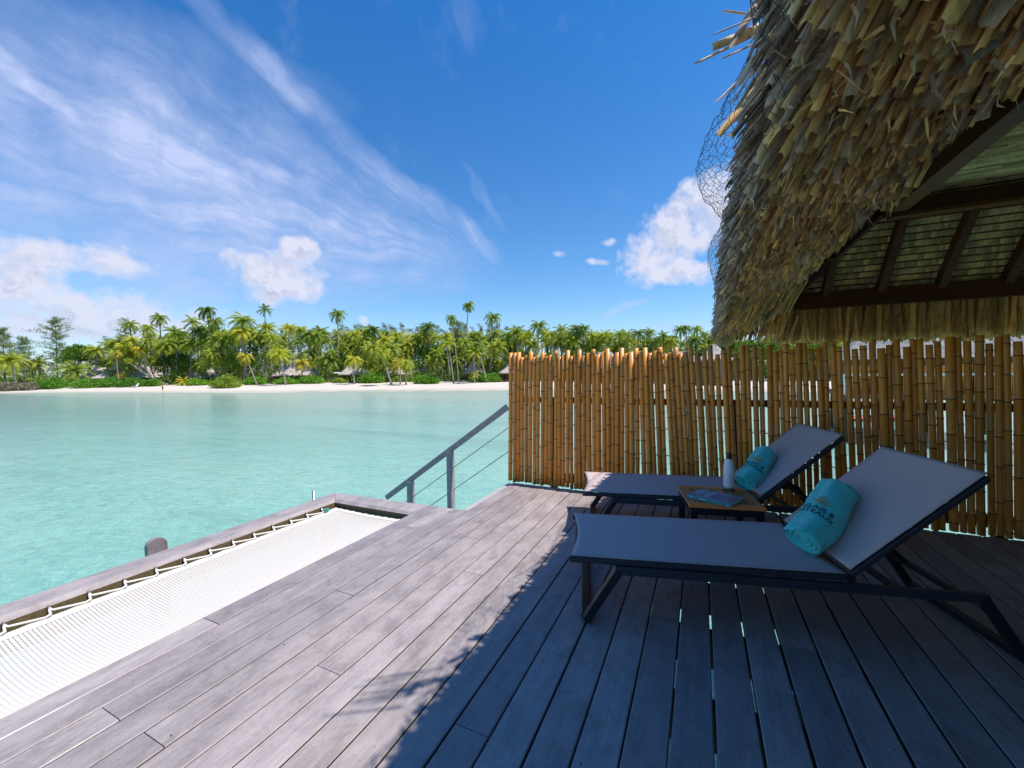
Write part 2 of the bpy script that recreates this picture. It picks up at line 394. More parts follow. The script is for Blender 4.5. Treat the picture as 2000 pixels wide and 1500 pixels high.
def mat_towel():
    m, t, p = new_mat('turquoise_terry'); g = t.new('ShaderNodeTexCoord').outputs['Object']
    n = t.noise(g, 420, 3, .7); b = t.noise(g, 40, 4, .6); c = t.mixc(b, (.03, .60, .58, 1), (.07, .76, .72, 1))
    c = t.mixc(t.mr(n, .35, .7, 0, .5), c, (.16, .84, .80, 1))
    t.l.new(c, p.inputs['Base Color']); p.inputs['Roughness'].default_value = .95; p.inputs['Sheen Weight'].default_value = .5; p.inputs['Specular IOR Level'].default_value = .1
    bump(t, p, t.m('ADD', n, b), .8, .004); return m
M_SLING = mat_sling(); M_TOWEL = mat_towel()
M_INK = simple('black_embroidery', (.01, .02, .03), .8); M_GOLD = simple('gold_embroidery', (.55, .36, .06), .6)

# ------------------------------------------------------------------ water, sea bed tone, terrain
WZ = -2.2
AZ = [-130, -110, -90, -76.8, -65.9, -57.5, -40, -25.8, -10, 1.9, 15, 30, 60, 110]
RS = [500, 350, 230, 162, 118, 94.7, 82, 75.9, 72.5, 71.7, 71, 70, 80, 150]
WB = [27, 27, 27, 27, 33, 36, 28, 22, 22, 22, 22, 22, 22, 30]
def shore(az): return interp(AZ, RS, az)
def bw(az): return interp(AZ, WB, az)
def ground_z(az, r):
    s_ = r-shore(az); w = bw(az)
    if s_ < 0: return WZ + s_*.045
    z = WZ + 1.1*sstep(0, 1, s_/w*.75+.0)*1.0
    return z + .35*sstep(w, w+60, s_)
def mat_water():
    m, t, p = new_mat('lagoon_water'); g = geo_pos(t); x, y, z = t.sep(g)
    dist = t.m('SQRT', t.m('ADD', t.m('MULTIPLY', x, x), t.m('MULTIPLY', y, y)))
    # distance from the shore line, roughly: y + |x| fall-off
    sh = t.m('ADD', y, t.m('MULTIPLY', x, -.27))
    big = t.noise(t.map(g, (.035, .075, 1)), 1, 5, .6, .4); mid = t.noise(t.map(g, (.35, .8, 1), rot=(0, 0, .25)), 1, 5, .65, .6)
    sm = t.noise(t.map(g, (1.5, 3.2, 1), rot=(0, 0, .2)), 1, 6, .7, 1.0)
    c = t.ramp(big, [(.3, (.185, .395, .33)), (.55, (.245, .465, .39)), (.75, (.29, .50, .415))])
    c = t.mixc(t.mr(mid, .35, .7, 0, .35), c, (.26, .50, .42, 1))
    c = t.mixc(t.mr(sm, .52, .34, 0, .42), c, (.09, .31, .265, 1)); c = t.mixc(t.mr(sm, .56, .74, 0, .4), c, (.34, .58, .48, 1))
    c = t.mixc(t.mr(dist, 14, 3.5, 0, .55), c, (.065, .33, .275, 1))
    c = t.mixc(t.mr(dist, 30, 75, 0, .6), c, (.21, .33, .235, 1))
    st_ = t.noise(t.map(g, (.02, .14, 1), rot=(0, 0, -.35)), 1, 5, .65, .8); c = t.mixc(t.mr(st_, .56, .40, 0, .35), c, (.10, .26, .22, 1))
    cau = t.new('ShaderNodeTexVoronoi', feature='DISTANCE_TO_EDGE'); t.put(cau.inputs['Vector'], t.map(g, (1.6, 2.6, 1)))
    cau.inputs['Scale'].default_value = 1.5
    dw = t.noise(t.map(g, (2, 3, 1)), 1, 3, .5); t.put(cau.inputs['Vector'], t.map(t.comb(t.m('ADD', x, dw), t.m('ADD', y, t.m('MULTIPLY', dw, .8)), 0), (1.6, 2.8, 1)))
    c = t.mixc(t.m('MULTIPLY', t.mr(cau.outputs[0], .05, .0, 0, .45), t.mr(dist, 22, 6, 0, 1)), c, (.42, .66, .54, 1))  # bright web of caustic light painted into the nearer water colour
    t.l.new(c, p.inputs['Base Color']); p.inputs['Roughness'].default_value = .06; p.inputs['IOR'].default_value = 1.333
    p.inputs['Specular IOR Level'].default_value = .5
    w1 = t.noise(t.map(g, (1.7, 4.2, 1), rot=(0, 0, .35)), 1, 6, .62, .5); w2 = t.noise(t.map(g, (8, 17, 1), rot=(0, 0, .2)), 1, 4, .6, .4)
    w3 = t.noise(t.map(g, (.35, 1.0, 1), rot=(0, 0, .3)), 1, 3, .5)
    h = t.m('ADD', t.m('ADD', t.m('MULTIPLY', w1, .11), t.m('MULTIPLY', w2, .035)), t.m('MULTIPLY', w3, .22))
    b = bump(t, p, h, .75, 1.0)
    return m
def mat_sand():
    m, t, p = new_mat('white_coral_sand'); g = geo_pos(t); z = t.sep(g)[2]
    n = t.noise(g, .8, 6, .65); n2 = t.noise(t.map(g, (.12, .12, 1)), 1, 4)
    c = t.mixc(n, (.52, .45, .37, 1), (.66, .59, .50, 1)); c = t.mixc(t.mr(n2, .5, .8, 0, .3), c, (.50, .42, .33, 1))
    c = t.mixc(t.mr(z, WZ+.22, WZ+.02, 0, .8), c, (.42, .37, .28, 1))
    t.l.new(c, p.inputs['Base Color']); p.inputs['Roughness'].default_value = .9; bump(t, p, n, .4, .1); return m
wm = MB()
rings = [0, 1.5, 3, 5, 8, 12, 18, 27, 40, 60, 90, 140, 220, 400, 900, 2500, 5000]
NS = 96
wm.v.append((0, 0, WZ))
for r in rings[1:]:
    for j in range(NS): t_ = 2*math.pi*j/NS; wm.v.append((r*math.cos(t_), r*math.sin(t_), WZ))
for j in range(NS): wm.face((0, 1+j, 1+(j+1) % NS))
for i in range(len(rings)-2):
    for j in range(NS): a = 1+i*NS; b = a+NS; wm.face((a+j, b+j, b+(j+1) % NS, a+(j+1) % NS))
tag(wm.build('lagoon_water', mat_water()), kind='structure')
tm = MB(); rows = []
azs = [-130+i*1.5 for i in range(161)]
for az in azs:
    row = []
    for s_ in (-8, -2, 0, 1, 3, 6, 10, 15, 20, 26, 32, 40, 60, 100, 180, 400, 900):
        r = shore(az)+s_; z = ground_z(az, r)+(mnoise.noise(Vector((az*.6, s_*.13, 0)))*.12 if s_ > 1 else 0)
        wig = mnoise.noise(Vector((az*.25, 3.1, 0)))*1.6 if s_ < 12 else 0
        row.append(((r+wig)*math.sin(R(az)), (r+wig)*math.cos(R(az)), z))
    rows.append(row)
tm.grid(rows)
tag(tm.build('sand_beach', mat_sand(), smooth=True), kind='structure')

# ------------------------------------------------------------------ deck
PIT, OFF = .1406, .0459
YN, YFAR, YB = 3.10, 4.105, -1.9
deck = tag(empty('deck'), kind='structure')
def plank_mesh(w, h=.034, c=.004):
    mb = MB(); pr = [(-w/2, -h), (w/2, -h), (w/2, -c), (w/2-c, 0), (-w/2+c, 0), (-w/2, -c)]
    vs = [(a, 0, b) for a, b in pr]+[(a, 1, b) for a, b in pr]; n = 6
    mb.add(vs, [tuple(range(n)), tuple(range(n, 2*n))[::-1]]+[(i, n+i, n+(i+1) % n, (i+1) % n) for i in range(n)])
    mb.m = [0, 0, 1, 1, 0, 0, 0, 1]
    o = mb.build('plank', [M_DECK, M_JOIST], link=False); return o.data
PM = [plank_mesh(PIT-g) for g in (.0055, .0065, .0095)]
joints = {-17: [1.18], -16: [2.60, .20], -15: [.69], -14: [1.65], -13: [.70, 2.9], -12: [2.605], -11: [1.18, 3.3], -10: [.22, 2.14], -9: [3.55], -8: [.7], -7: [2.6, .2],
          -6: [1.18], -5: [1.66, 3.4], -4: [2.02], -3: [.70], -2: [2.14], -1: [.3, 3.1], 0: [2.595], 1: [1.18, 3.55], 2: [.22, 2.14], 3: [3.1], 4: [1.66], 5: [.7, 3.3]}
for i in range(-17, 34):
    y1 = YN-.004 if i < -14 else YFAR
    js = joints.get(i, [random.choice((.7, 1.18, 1.66, 2.14, 2.6)), random.choice((3.1, 3.55))])
    cuts = [YB]+sorted(j for j in js if j < y1-.2)+[y1]
    for a, b in zip(cuts[:-1], cuts[1:]):
        wide = -1 <= i <= 4
        me = PM[2] if wide else random.choice(PM[:2])
        o = mesh_obj('plank', me, deck, (OFF+(i+.5)*PIT+random.uniform(-.0006, .0006), a+.0015, random.uniform(-.0008, .0008)), (0, random.uniform(-.004, .004), 0), (1, b-a-.003, 1))
jm = MB()
for kq in range(14):
    y = -1.66+kq*.475
    x0 = -2.33 if y < YN-.05 else -1.91
    if y > YFAR: continue
    o = MB(); o.box((x0, y, -.205), (4.75, y+.05, -.0355)); o.build('joist', M_JOIST, deck)
o = MB(); o.box((-1.985, YN+.0, -.21), (-1.927, YFAR, -.012)); o.build('edge_board', M_GREYTIMBER, deck)
o = MB(); o.box((-1.985, YFAR+.003, -.21), (4.75, YFAR+.04, -.030)); o.build('edge_board', M_JOIST, deck)
for px_ in (-1.8, 0.8, 3.4):
    for py_ in (-1.5, 1.2, 3.9):
        o = MB(); o.tube([(px_, py_, -.21), (px_, py_, -4.5)], .11, 12); o.build('pile', M_JOIST, deck, smooth=True)

# nail-plug rings seen on the boards
pl = MB()
for kq in range(22):
    i = random.randint(-17, 12); y = random.choice((.71, 1.185, 1.66, 2.135, 2.61, 3.085, 3.56))+random.uniform(.01, .04)
    if i < -14 and y > 3: continue
    x = OFF+(i+random.choice((.22, .78)))*PIT; rr = .0034
    pl.add([(x+rr*math.cos(a*math.pi/4), y+rr*math.sin(a*math.pi/4), .0016) for a in range(8)], [tuple(range(8))])
po = pl.build('screw_head', simple('dark_screw', (.07, .06, .06), .5, .5), deck); po['kind'] = 'stuff'

# ------------------------------------------------------------------ overwater hammock (frame + net)
ham = empty('overwater_hammock', (-3.4, 1., 0), 0, 'white net hammock laced inside a grey timber frame over the lagoon, beside the deck', 'hammock net')
def local(o, parent):
    o.parent = parent; o.matrix_parent_inverse = Matrix.Translation(-Vector(parent.location)) if parent.rotation_euler.z == 0 else (Matrix.Translation(parent.location) @ Matrix.Rotation(parent.rotation_euler.z, 4, 'Z')).inverted(); return o
YH0, YH1 = 2.857, 3.045
def frame_beam(pa, pb, pc, pd, name='frame_beam'):
    """top outline pa,pb (outer edge) pd,pc (inner edge); bevelled inner edge; 0.2 deep"""
    mb = MB()
    inn = [Vector(pd), Vector(pc)]; out = [Vector(pa), Vector(pb)]
    bev = [(i_-o_).normalized()*.045 for i_, o_ in zip(inn, out)]
    ring0 = [out[0], inn[0]-bev[0], inn[0]+Vector((0, 0, -.022)), inn[0]+Vector((0, 0, -.20)), out[0]+Vector((0, 0, -.20))]
    ring1 = [out[1], inn[1]-bev[1], inn[1]+Vector((0, 0, -.022)), inn[1]+Vector((0, 0, -.20)), out[1]+Vector((0, 0, -.20))]
    mb.add(ring0+ring1, [(0, 1, 6, 5), (1, 2, 7, 6)], 0); n0 = len(mb.v)-10
    mb.face((n0+2, n0+3, n0+8, n0+7), 1); mb.face((n0+3, n0+4, n0+9, n0+8), 1); mb.face((n0+4, n0, n0+5, n0+9), 0)
    mb.face((n0, n0+4, n0+3, n0+2, n0+1), 0); mb.face((n0+5, n0+6, n0+7, n0+8, n0+9), 0)
    return mb.build(name, [M_DECK, M_EDGE], None)
XO, XI = -3.508, -3.30
local(frame_beam((XO, -1.9, 0), (XO, YH1, 0), (XI, YH0, 0), (XI, -1.9, 0)), ham)
local(frame_beam((XO+.003, YH1, 0), (-1.93, YH1+.062, 0), (-2.35, YH0+.01, 0), (XI+.003, YH0, 0)), ham)
# net: real cords
def net_z(x, y):
    u = (x+3.22)/.88; v = (y+1.9)/4.7
    return -.066-.05*math.sin(math.pi*max(0, min(1, u)))*math.sin(math.pi*max(.0, min(1, v)))**.4-.01*math.sin(y*3+1)*math.sin(math.pi*max(0, min(1, u)))
nm_ = MB(); NX0, NX1, NY0, NY1 = -3.192, -2.335, -1.85, 2.785
def ribbon(pts, w, side, th=.0022):
    for a, b in zip(pts[:-1], pts[1:]):
        s_ = Vector(side)*w/2; a = Vector(a); b = Vector(b); up = Vector((0, 0, th/2))
        nm_.add([a-s_-up, a+s_-up, a+s_+up, a-s_+up, b-s_-up, b+s_-up, b+s_+up, b-s_+up], [(3, 2, 6, 7), (0, 4, 5, 1), (0, 3, 7, 4), (1, 5, 6, 2)])
y = NY0; kq = 0
while y < NY1:
    pts = [(x, y, net_z(x, y)) for x in [lerp(NX0, NX1, j/14) for j in range(15)]]
    ribbon(pts, .0112, (0, 1, 0)); y += .0165; kq += 1
x = NX0
while x < NX1:
    pts = [(x, yy, net_z(x, yy)+.0018) for yy in [lerp(NY0, NY1, j/60) for j in range(61)]]
    ribbon(pts, .0095, (1, 0, 0)); x += .0165
no = nm_.build('net', M_NET); no['kind'] = 'stuff'; local(no, ham)
hm = MB()
hp = []
for j in range(81):
    yy = lerp(NY0, NY1+.04, j/80); e = .012*abs(math.sin(j*.95))
    hp.append([(NX0-.075+e, yy, net_z(-3.2, yy)+.006), (NX0-.03, yy, net_z(-3.16, yy)+.008), (NX0+.004, yy, net_z(NX0, yy)+.004)])
hm.grid(hp); hp = []
for j in range(31):
    xx = lerp(NX0-.06, NX1+.0, j/30); e = .018*abs(math.sin(j*1.2))
    hp.append([(xx, NY1+.045-e, net_z(xx, NY1)+.012), (xx, NY1-.002, net_z(xx, NY1)+.004)])
hm.grid(hp)
local(hm.build('hem', M_HEM, smooth=True), ham)
rp = MB(); pts = []
y = -1.7
while y < NY1+.02:
    hz_ = net_z(-3.2, y)+.012
    pts += [(-3.25, y-.012, hz_), (-3.243, y, hz_+.008), (-3.252, y+.008, hz_+.004), (-3.280, y+.012, -.036), (-3.293, y+.016, -.030), (-3.275, y+.024, -.040)]
    y += .162
rp.tube(pts, .0062, 6)
local(rp.build('lacing_rope', M_ROPE, smooth=True), ham)
st = MB(); st.bar((-.008, 0, 0), (.008, 0, 0), .006, .03); st = st.build('staple', M_STEEL, link=False).data; y = -1.7
while y < NY1: local(mesh_obj('staple', st, None, (-3.294, y+.012, -.03)), ham); y += .162
kn = MB()
for a in range(3):
    pts = [(-3.24+.022*math.cos(q*.7+a)*.8, 2.70+.02*math.sin(q*.7+a*2), -.04+.012*math.sin(q*1.3+a)) for q in range(10)]
    kn.tube(pts, .006, 6)
local(kn.build('rope_knot', simple('teal_cord', (.05, .30, .26), .8), smooth=True), ham)

# support under the net, piles of the frame
for px_, py_ in ((-3.42, 2.9), (-3.42, .3)):
    o = MB(); o.tube([(px_, py_, -.205), (px_, py_, -4.5)], .09, 12); local(o.build('pile', M_JOIST, smooth=True), ham)

# grey rounded board and the steel tube that rise behind the outer beam
rb = MB(); c0 = on_x(305, 1072, -3.72); pr = []
w_, tp_ = .062, c0.z+.085
prof = [(-w_, -2.6)]+[(-w_*math.cos(math.pi*j/10), tp_-.062+.062*math.sin(math.pi*j/10)) for j in range(11)]+[(w_, -2.6)]
n_ = len(prof)
vs = [(-3.745+(b-tp_)*.02, c0.y+a+(b-tp_)*-.10*.3, b) for a, b in prof]+[(-3.70+(b-tp_)*.02, c0.y+a+(b-tp_)*-.10*.3, b) for a, b in prof]
rb.add(vs, [tuple(range(n_))[::-1], tuple(range(n_, 2*n_))]+[(i, (i+1) % n_, n_+(i+1) % n_, n_+i) for i in range(n_)])
tag(rb.build('rounded_board', M_DECK), 'grey weathered board with a rounded top rising from the water behind the hammock beam', 'post')
tb = MB(); tb.tube([(-3.62, 2.87, -2.5), (-3.62, 2.87, .055)], .013, 10)
tag(tb.build('steel_tube', M_STEEL, smooth=True), 'short upright steel tube standing just behind the hammock corner', 'pole')

# ------------------------------------------------------------------ stair with handrail and the railing behind the bamboo
stair = empty('lagoon_stair', (-1.99, 3.6, 0), 0, 'timber stair dropping from the deck edge into the lagoon, grey handrail with two cables', 'stair')
HA, HB = on_y(992, 794, 4.17), on_y(760, 968, 4.17)
HB = HB+(HB-HA)*.02
def sp(f): return HA+(HB-HA)*f
o = MB(); o.bar(HA+(HA-HB)*.0, HB, .055, .068, ch=.01); local(o.build('handrail', M_GREYTIMBER), stair)
for xq in (880, 802):
    top = None
    for q in range(200):
        P = sp(q/199.)
        uu = (P-O0); pxx = 1000+FPX*uu.dot(CR)/uu.dot(CF)
        if pxx <= xq: top = P; break
    if top is None: top = sp(.9)
    o = MB(); o.bar((top.x, 4.17, -3.6), (top.x, 4.17, top.z-.02), .085, .07, up=(1, 0, 0), ch=.006); local(o.build('post', M_GREYTIMBER), stair)
for dz in (.245, .52):
    o = MB(); o.tube([HA+Vector((0, 0, -dz)), HB+Vector((0, 0, -dz))+(HB-HA)*-.02], .0055, 6); local(o.build('cable', M_CABLE), stair)
for q in range(8):
    x1 = -1.99-q*.24; z1 = -.20-q*.185
    o = MB(); o.box((x1-.235, 3.13, z1-.035), (x1, 4.08, z1)); local(o.build('tread', M_DECK), stair)
for yy in (3.125, 4.10):
    o = MB(); o.bar((-2.0, yy, -.36), (-4.0, yy, -1.90), .04, .17); local(o.build('stringer', M_GREYTIMBER), stair)

rail = empty('deck_railing', (-1.9, 4.27, 0), 0, 'dark timber railing with thin cables running behind the bamboo screen', 'railing')
o = MB(); o.box((-1.90, 4.235, .905), (4.8, 4.30, .965)); local(o.build('top_rail', M_DARKWOOD), rail)
for z in (.665, .40): o = MB(); o.tube([(-2.0, 4.27, z), (4.8, 4.27, z)], .005, 6); local(o.build('cable', M_CABLE), rail)
o = MB(); o.box((-1.6, 4.235, .03), (4.8, 4.275, .125)); local(o.build('bottom_rail', M_DARKWOOD), rail)
for x in (-1.52, .25, 2.0, 3.8):
    o = MB(); o.box((x, 4.24, -.3), (x+.07, 4.295, .90)); local(o.build('post', M_DARKWOOD), rail)

# ------------------------------------------------------------------ bamboo screen
fence = empty('bamboo_screen', (-1.9, 4.16, 0), 0, 'tall screen of upright golden bamboo poles closing the far side of the deck', 'bamboo fence')
A_ = [(95,48,88,38),(140,48,133,36),(182,42,175,40),(218,95,215,36),(262,75,258,36),(306,38,298,38),(343,95,340,32),(385,70,377,40),(430,38,420,36),(468,90,460,40),(513,72,505,44),(568,28,560,40),(607,90,603,36),(648,75,642,38),(693,22,687,40),(731,85,733,34),(772,60,775,36),(812,15,817,44),(860,80,862,42),(910,50,918,52),(958,12,968,40),(1012,70,1020,54),(1063,40,1070,40),(1105,5,1118,48),(1160,70,1162,40),(1208,45,1208,46),(1255,-3,1258,46),(1303,55,1310,40),(1352,40,1363,56),(1405,0,1420,42),(1455,35,1497,46),(1497,-5,1552,50),(1553,50,1612,44),(1607,30,1667,50),(1655,-10,1712,46)]
poles = [(980+a*.18669, 680+b*.18669, 980+c*.18669, d*.18669) for a, b, c, d in A_]
B_ = [(1203,495,1262,34),(1237,480,1298,32),(1273,442,1335,34),(1310,490,1370,30),(1345,475,1402,34),(1382,440,1437,34),(1432,490,1492,42),(1482,475,1540,32),(1525,430,1582,34),(1580,495,1630,32),(1622,465,1675,36),(1660,435,1712,34),(1712,487,1758,32),(1760,430,1802,36),(1797,430,1842,34),(1850,430,1890,36),(1898,455,1935,34)]
poles += [(980+a*.26667, 560+b*.26667, 980+c*.26667, d*.26667) for a, b, c, d in B_]
C_ = [(12,425,38,40),(52,475,82,40),(92,465,128,34),(125,418,168,42),(175,460,215,38),(222,412,262,42),(265,412,312,38),(318,455,362,38),(370,445,418,40),(415,402,465,42),(470,402,528,46),(518,440,580,42),(573,400,632,46),(635,455,700,44),(695,430,755,50),(763,385,805,48),(828,450,862,60),(885,425,925,44),(935,385,985,58),(1015,440,1045,52),(1060,385,1100,46),(1110,380,1150,50),(1180,425,1222,54),(1240,400,1275,50),(1328,365,1362,68),(1388,370,1430,50),(1458,398,1490,58),(1550,355,1562,66),(1620,415,1640,54),(1685,365,1700,54),(1742,350,1765,60),(1830,400,1838,68)]
poles += [(1500+a*.26667, 560+b*.26667, 1500+c*.26667, d*.26667) for a, b, c, d in C_]
def bamboo(xt, zt, xb, zb, rad):
    L = zt-zb; mb = MB(); n = 10
    seg = random.uniform(.17, .30); z = random.uniform(.04, seg); nodes = []
    while z < L-.02: nodes.append(z); z += seg*random.uniform(.85, 1.15)
    prof = [(0, rad)]
    for q in nodes: prof += [(q-.009, rad), (q-.003, rad*1.10), (q+.001, rad*1.12), (q+.006, rad*1.03), (q+.010, rad*.99)]
    prof.append((L, rad*.95))
    bend = random.uniform(-.006, .006); rings_ = []
    o = len(mb.v); cx = (xt+xb)/2
    for (zz, r_) in prof:
        f = zz/L; xx = lerp(xb, xt, f)-xb+bend*math.sin(math.pi*f)
        for j in range(n): a = 2*math.pi*j/n; mb.v.append((xx+r_*math.cos(a), r_*math.sin(a), zz))
    for i in range(len(prof)-1):
        isn = i > 0 and (i-1) % 5 in (1, 2)
        for j in range(n): mb.face((i*n+j, i*n+(j+1) % n, (i+1)*n+(j+1) % n, (i+1)*n+j), 1 if isn and i < len(prof)-2 else 0)
    k0 = (len(prof)-1)*n; # hollow cut top
    for j in range(n):
        v = mb.v[k0+j]; cx_ = mb.v[k0][0]-rad*.95
        mb.v.append((cx_+(v[0]-cx_)*.72, v[1]*.72, L))
    for j in range(n):
        v = mb.v[k0+n+j]; mb.v.append((v[0], v[1], L-.03))
    for j in range(n): mb.face((k0+j, k0+(j+1) % n, k0+n+(j+1) % n, k0+n+j), 2); mb.face((k0+n+j, k0+n+(j+1) % n, k0+2*n+(j+1) % n, k0+2*n+j), 1)
    mb.face([k0+2*n+j for j in range(n)], 1); mb.face([j for j in range(n)][::-1], 2)
    ob = mb.build('bamboo_pole', [M_BAM, M_NODE, M_CUT], smooth=True)
    return ob
last = None
for (xt, yt, xb, wd) in poles:
    yb = 939+.1132*(xb-993)+random.uniform(-2, 2)
    jit = random.uniform(-.012, .012)
    T = on_y(xt, yt, 4.16+jit); B = on_y(xb, yb, 4.16+jit); depth = (T-O0).dot(CF)
    # the pole's on-screen width is taken across the sight line
    rad = wd/2*1.085*depth/FPX/math.sqrt(1+((xt-1000)/FPX)**2)*1.0
    rad = max(.014, min(.040, rad*1.06))
    o = bamboo(T.x, T.z, B.x, B.z, rad); o.location = (B.x, 4.16+jit, B.z); local(o, fence) if False else None
    o.parent = fence; o.matrix_parent_inverse = Matrix.Translation(-Vector(fence.location)); last = T.x
x = last+.055
while x < 4.6:
    jit = random.uniform(-.012, .012); rad = random.uniform(.018, .03)
    o = bamboo(x, 1.42+random.uniform(-.04, .05), x, .0, rad); o.location = (x, 4.16+jit, 0); o.parent = fence; o.matrix_parent_inverse = Matrix.Translation(-Vector(fence.location)); x += rad*2+.008

# ------------------------------------------------------------------ sun loungers (local frame: x along the seat, y across, origin under the near hinge)
def make_lounger(loc, rz, label, L=.69, al=41.5, first=None):
    root = empty('sun_lounger', loc, rz, label, 'sun lounger', 'reclined sling sun loungers on the deck')
    if first is not None:
        for ch in first.children:
            c = ch.copy(); COL.objects.link(c); c.parent = root
        return root
    W_ = .59; ca, sa = math.cos(R(al)), math.sin(R(al))
    mb = MB(); P = []
    for i in range(41):
        s_ = lerp(-1.235, -.015, i/40); row = []
        for j in range(13):
            w_ = j/12; e = (1-i/40)**6
            row.append((s_+.028*math.sin(math.pi*w_)*e, -.010+w_*(W_+.020), .3265-.016*math.sin(math.pi*w_)*(.5+.5*math.sin(math.pi*i/40))+.004*e))
        P.append(row)
    mb.grid(P); o = mb.build('seat_sling', M_SLING, root, smooth=True)
    o.modifiers.new('thick', 'SOLIDIFY').thickness = .003
    mb = MB(); P = []
    for i in range(31):
        q = lerp(.018, L+.008, i/30); row = []
        for j in range(13):
            w_ = j/12; sag = .014*math.sin(math.pi*w_)*math.sin(math.pi*i/30)**.5 if 0 < i < 30 else 0
            row.append((q*ca+sag*sa-.017*sa, -.010+w_*(W_+.020), .322+q*sa-sag*ca+.017*ca))
        P.append(row)
    mb.grid(P); o = mb.build('back_sling', M_SLING, root, smooth=True); o.modifiers.new('thick', 'SOLIDIFY').thickness = .003
    mb = MB()
    for y in (0, W_):
        mb.bar((-1.24, y, .308), (0., y, .308), .022, .030, ch=.006)
    mb.bar((-1.215, 0, .300), (-1.215, W_, .300), .02, .02, ch=.005); mb.bar((-.012, 0, .302), (-.012, W_, .302), .02, .02, ch=.005)
    mb.build('seat_frame', M_GREYFRAME, root)
    mb = MB()
    for y in (0, W_):
        mb.bar((.012*ca, y, .31+.012*sa), (L*ca, y, .312+L*sa), .022, .026, up=(-sa, 0, ca), ch=.005)
    mb.bar((L*ca, 0, .312+L*sa), (L*ca, W_, .312+L*sa), .022, .022, ch=.005); mb.bar((.02, 0, .30), (.02, W_, .30), .018, .018)
    mb.build('back_frame', M_GREYFRAME, root)
    mb = MB()
    for y in (-.012, W_+.012):
        mb.bar((-1.02, y, .274), (.515, y, .262), .030, .040, ch=.005)
    for x in (-.55, .2, .43): mb.bar((x, 0, .262), (x, W_, .262), .024, .024)
    mb.build('base_frame', M_GREYFRAME, root)
    for a, b, nm in (((-1.0, .262), (-1.165, .0), 'front_leg'), ((.495, .255), (.655, .0), 'rear_leg')):
        mb = MB()
        for y in (-.012, W_+.012): mb.bar((a[0], y, a[1]+.012), (b[0], y, b[1]+.012), .034, .042, up=(1, 0, 0), ch=.005)
        mb.bar((b[0], 0, .018), (b[0], W_, .018), .044, .030, ch=.004); mb.build(nm, M_BLACK, root)
    for y in (.30, .42):
        mb = MB(); q = .27; mb.bar((q*ca, y, .30+q*sa), (.43, y, .262), .022, .022, up=(1, 0, 0)); mb.bar((.16, y+.02, .262), (.30, y+.02, .262+.13), .016, .018, up=(1, 0, 0))
        mb.build('back_strut', M_BLACK, root)
    mb = MB()
    for y in (0, W_): mb.tube([(-.0, y-.018, .305), (-.0, y+.018, .305)], .016, 12)
    mb.build('hinge', M_BLACK, root)
    return root
H1 = Vector((.603, 2.256, 0)); A1 = R(15); H2 = Vector((.382, 3.316, 0)); A2 = R(14)
lg = make_lounger(H1, A1, 'nearer sun lounger wholly in shade, with the darker wet-looking turquoise towel on it')
make_lounger(H2, A2, 'farther sun lounger against the bamboo screen, its foot end in sunlight', first=lg)

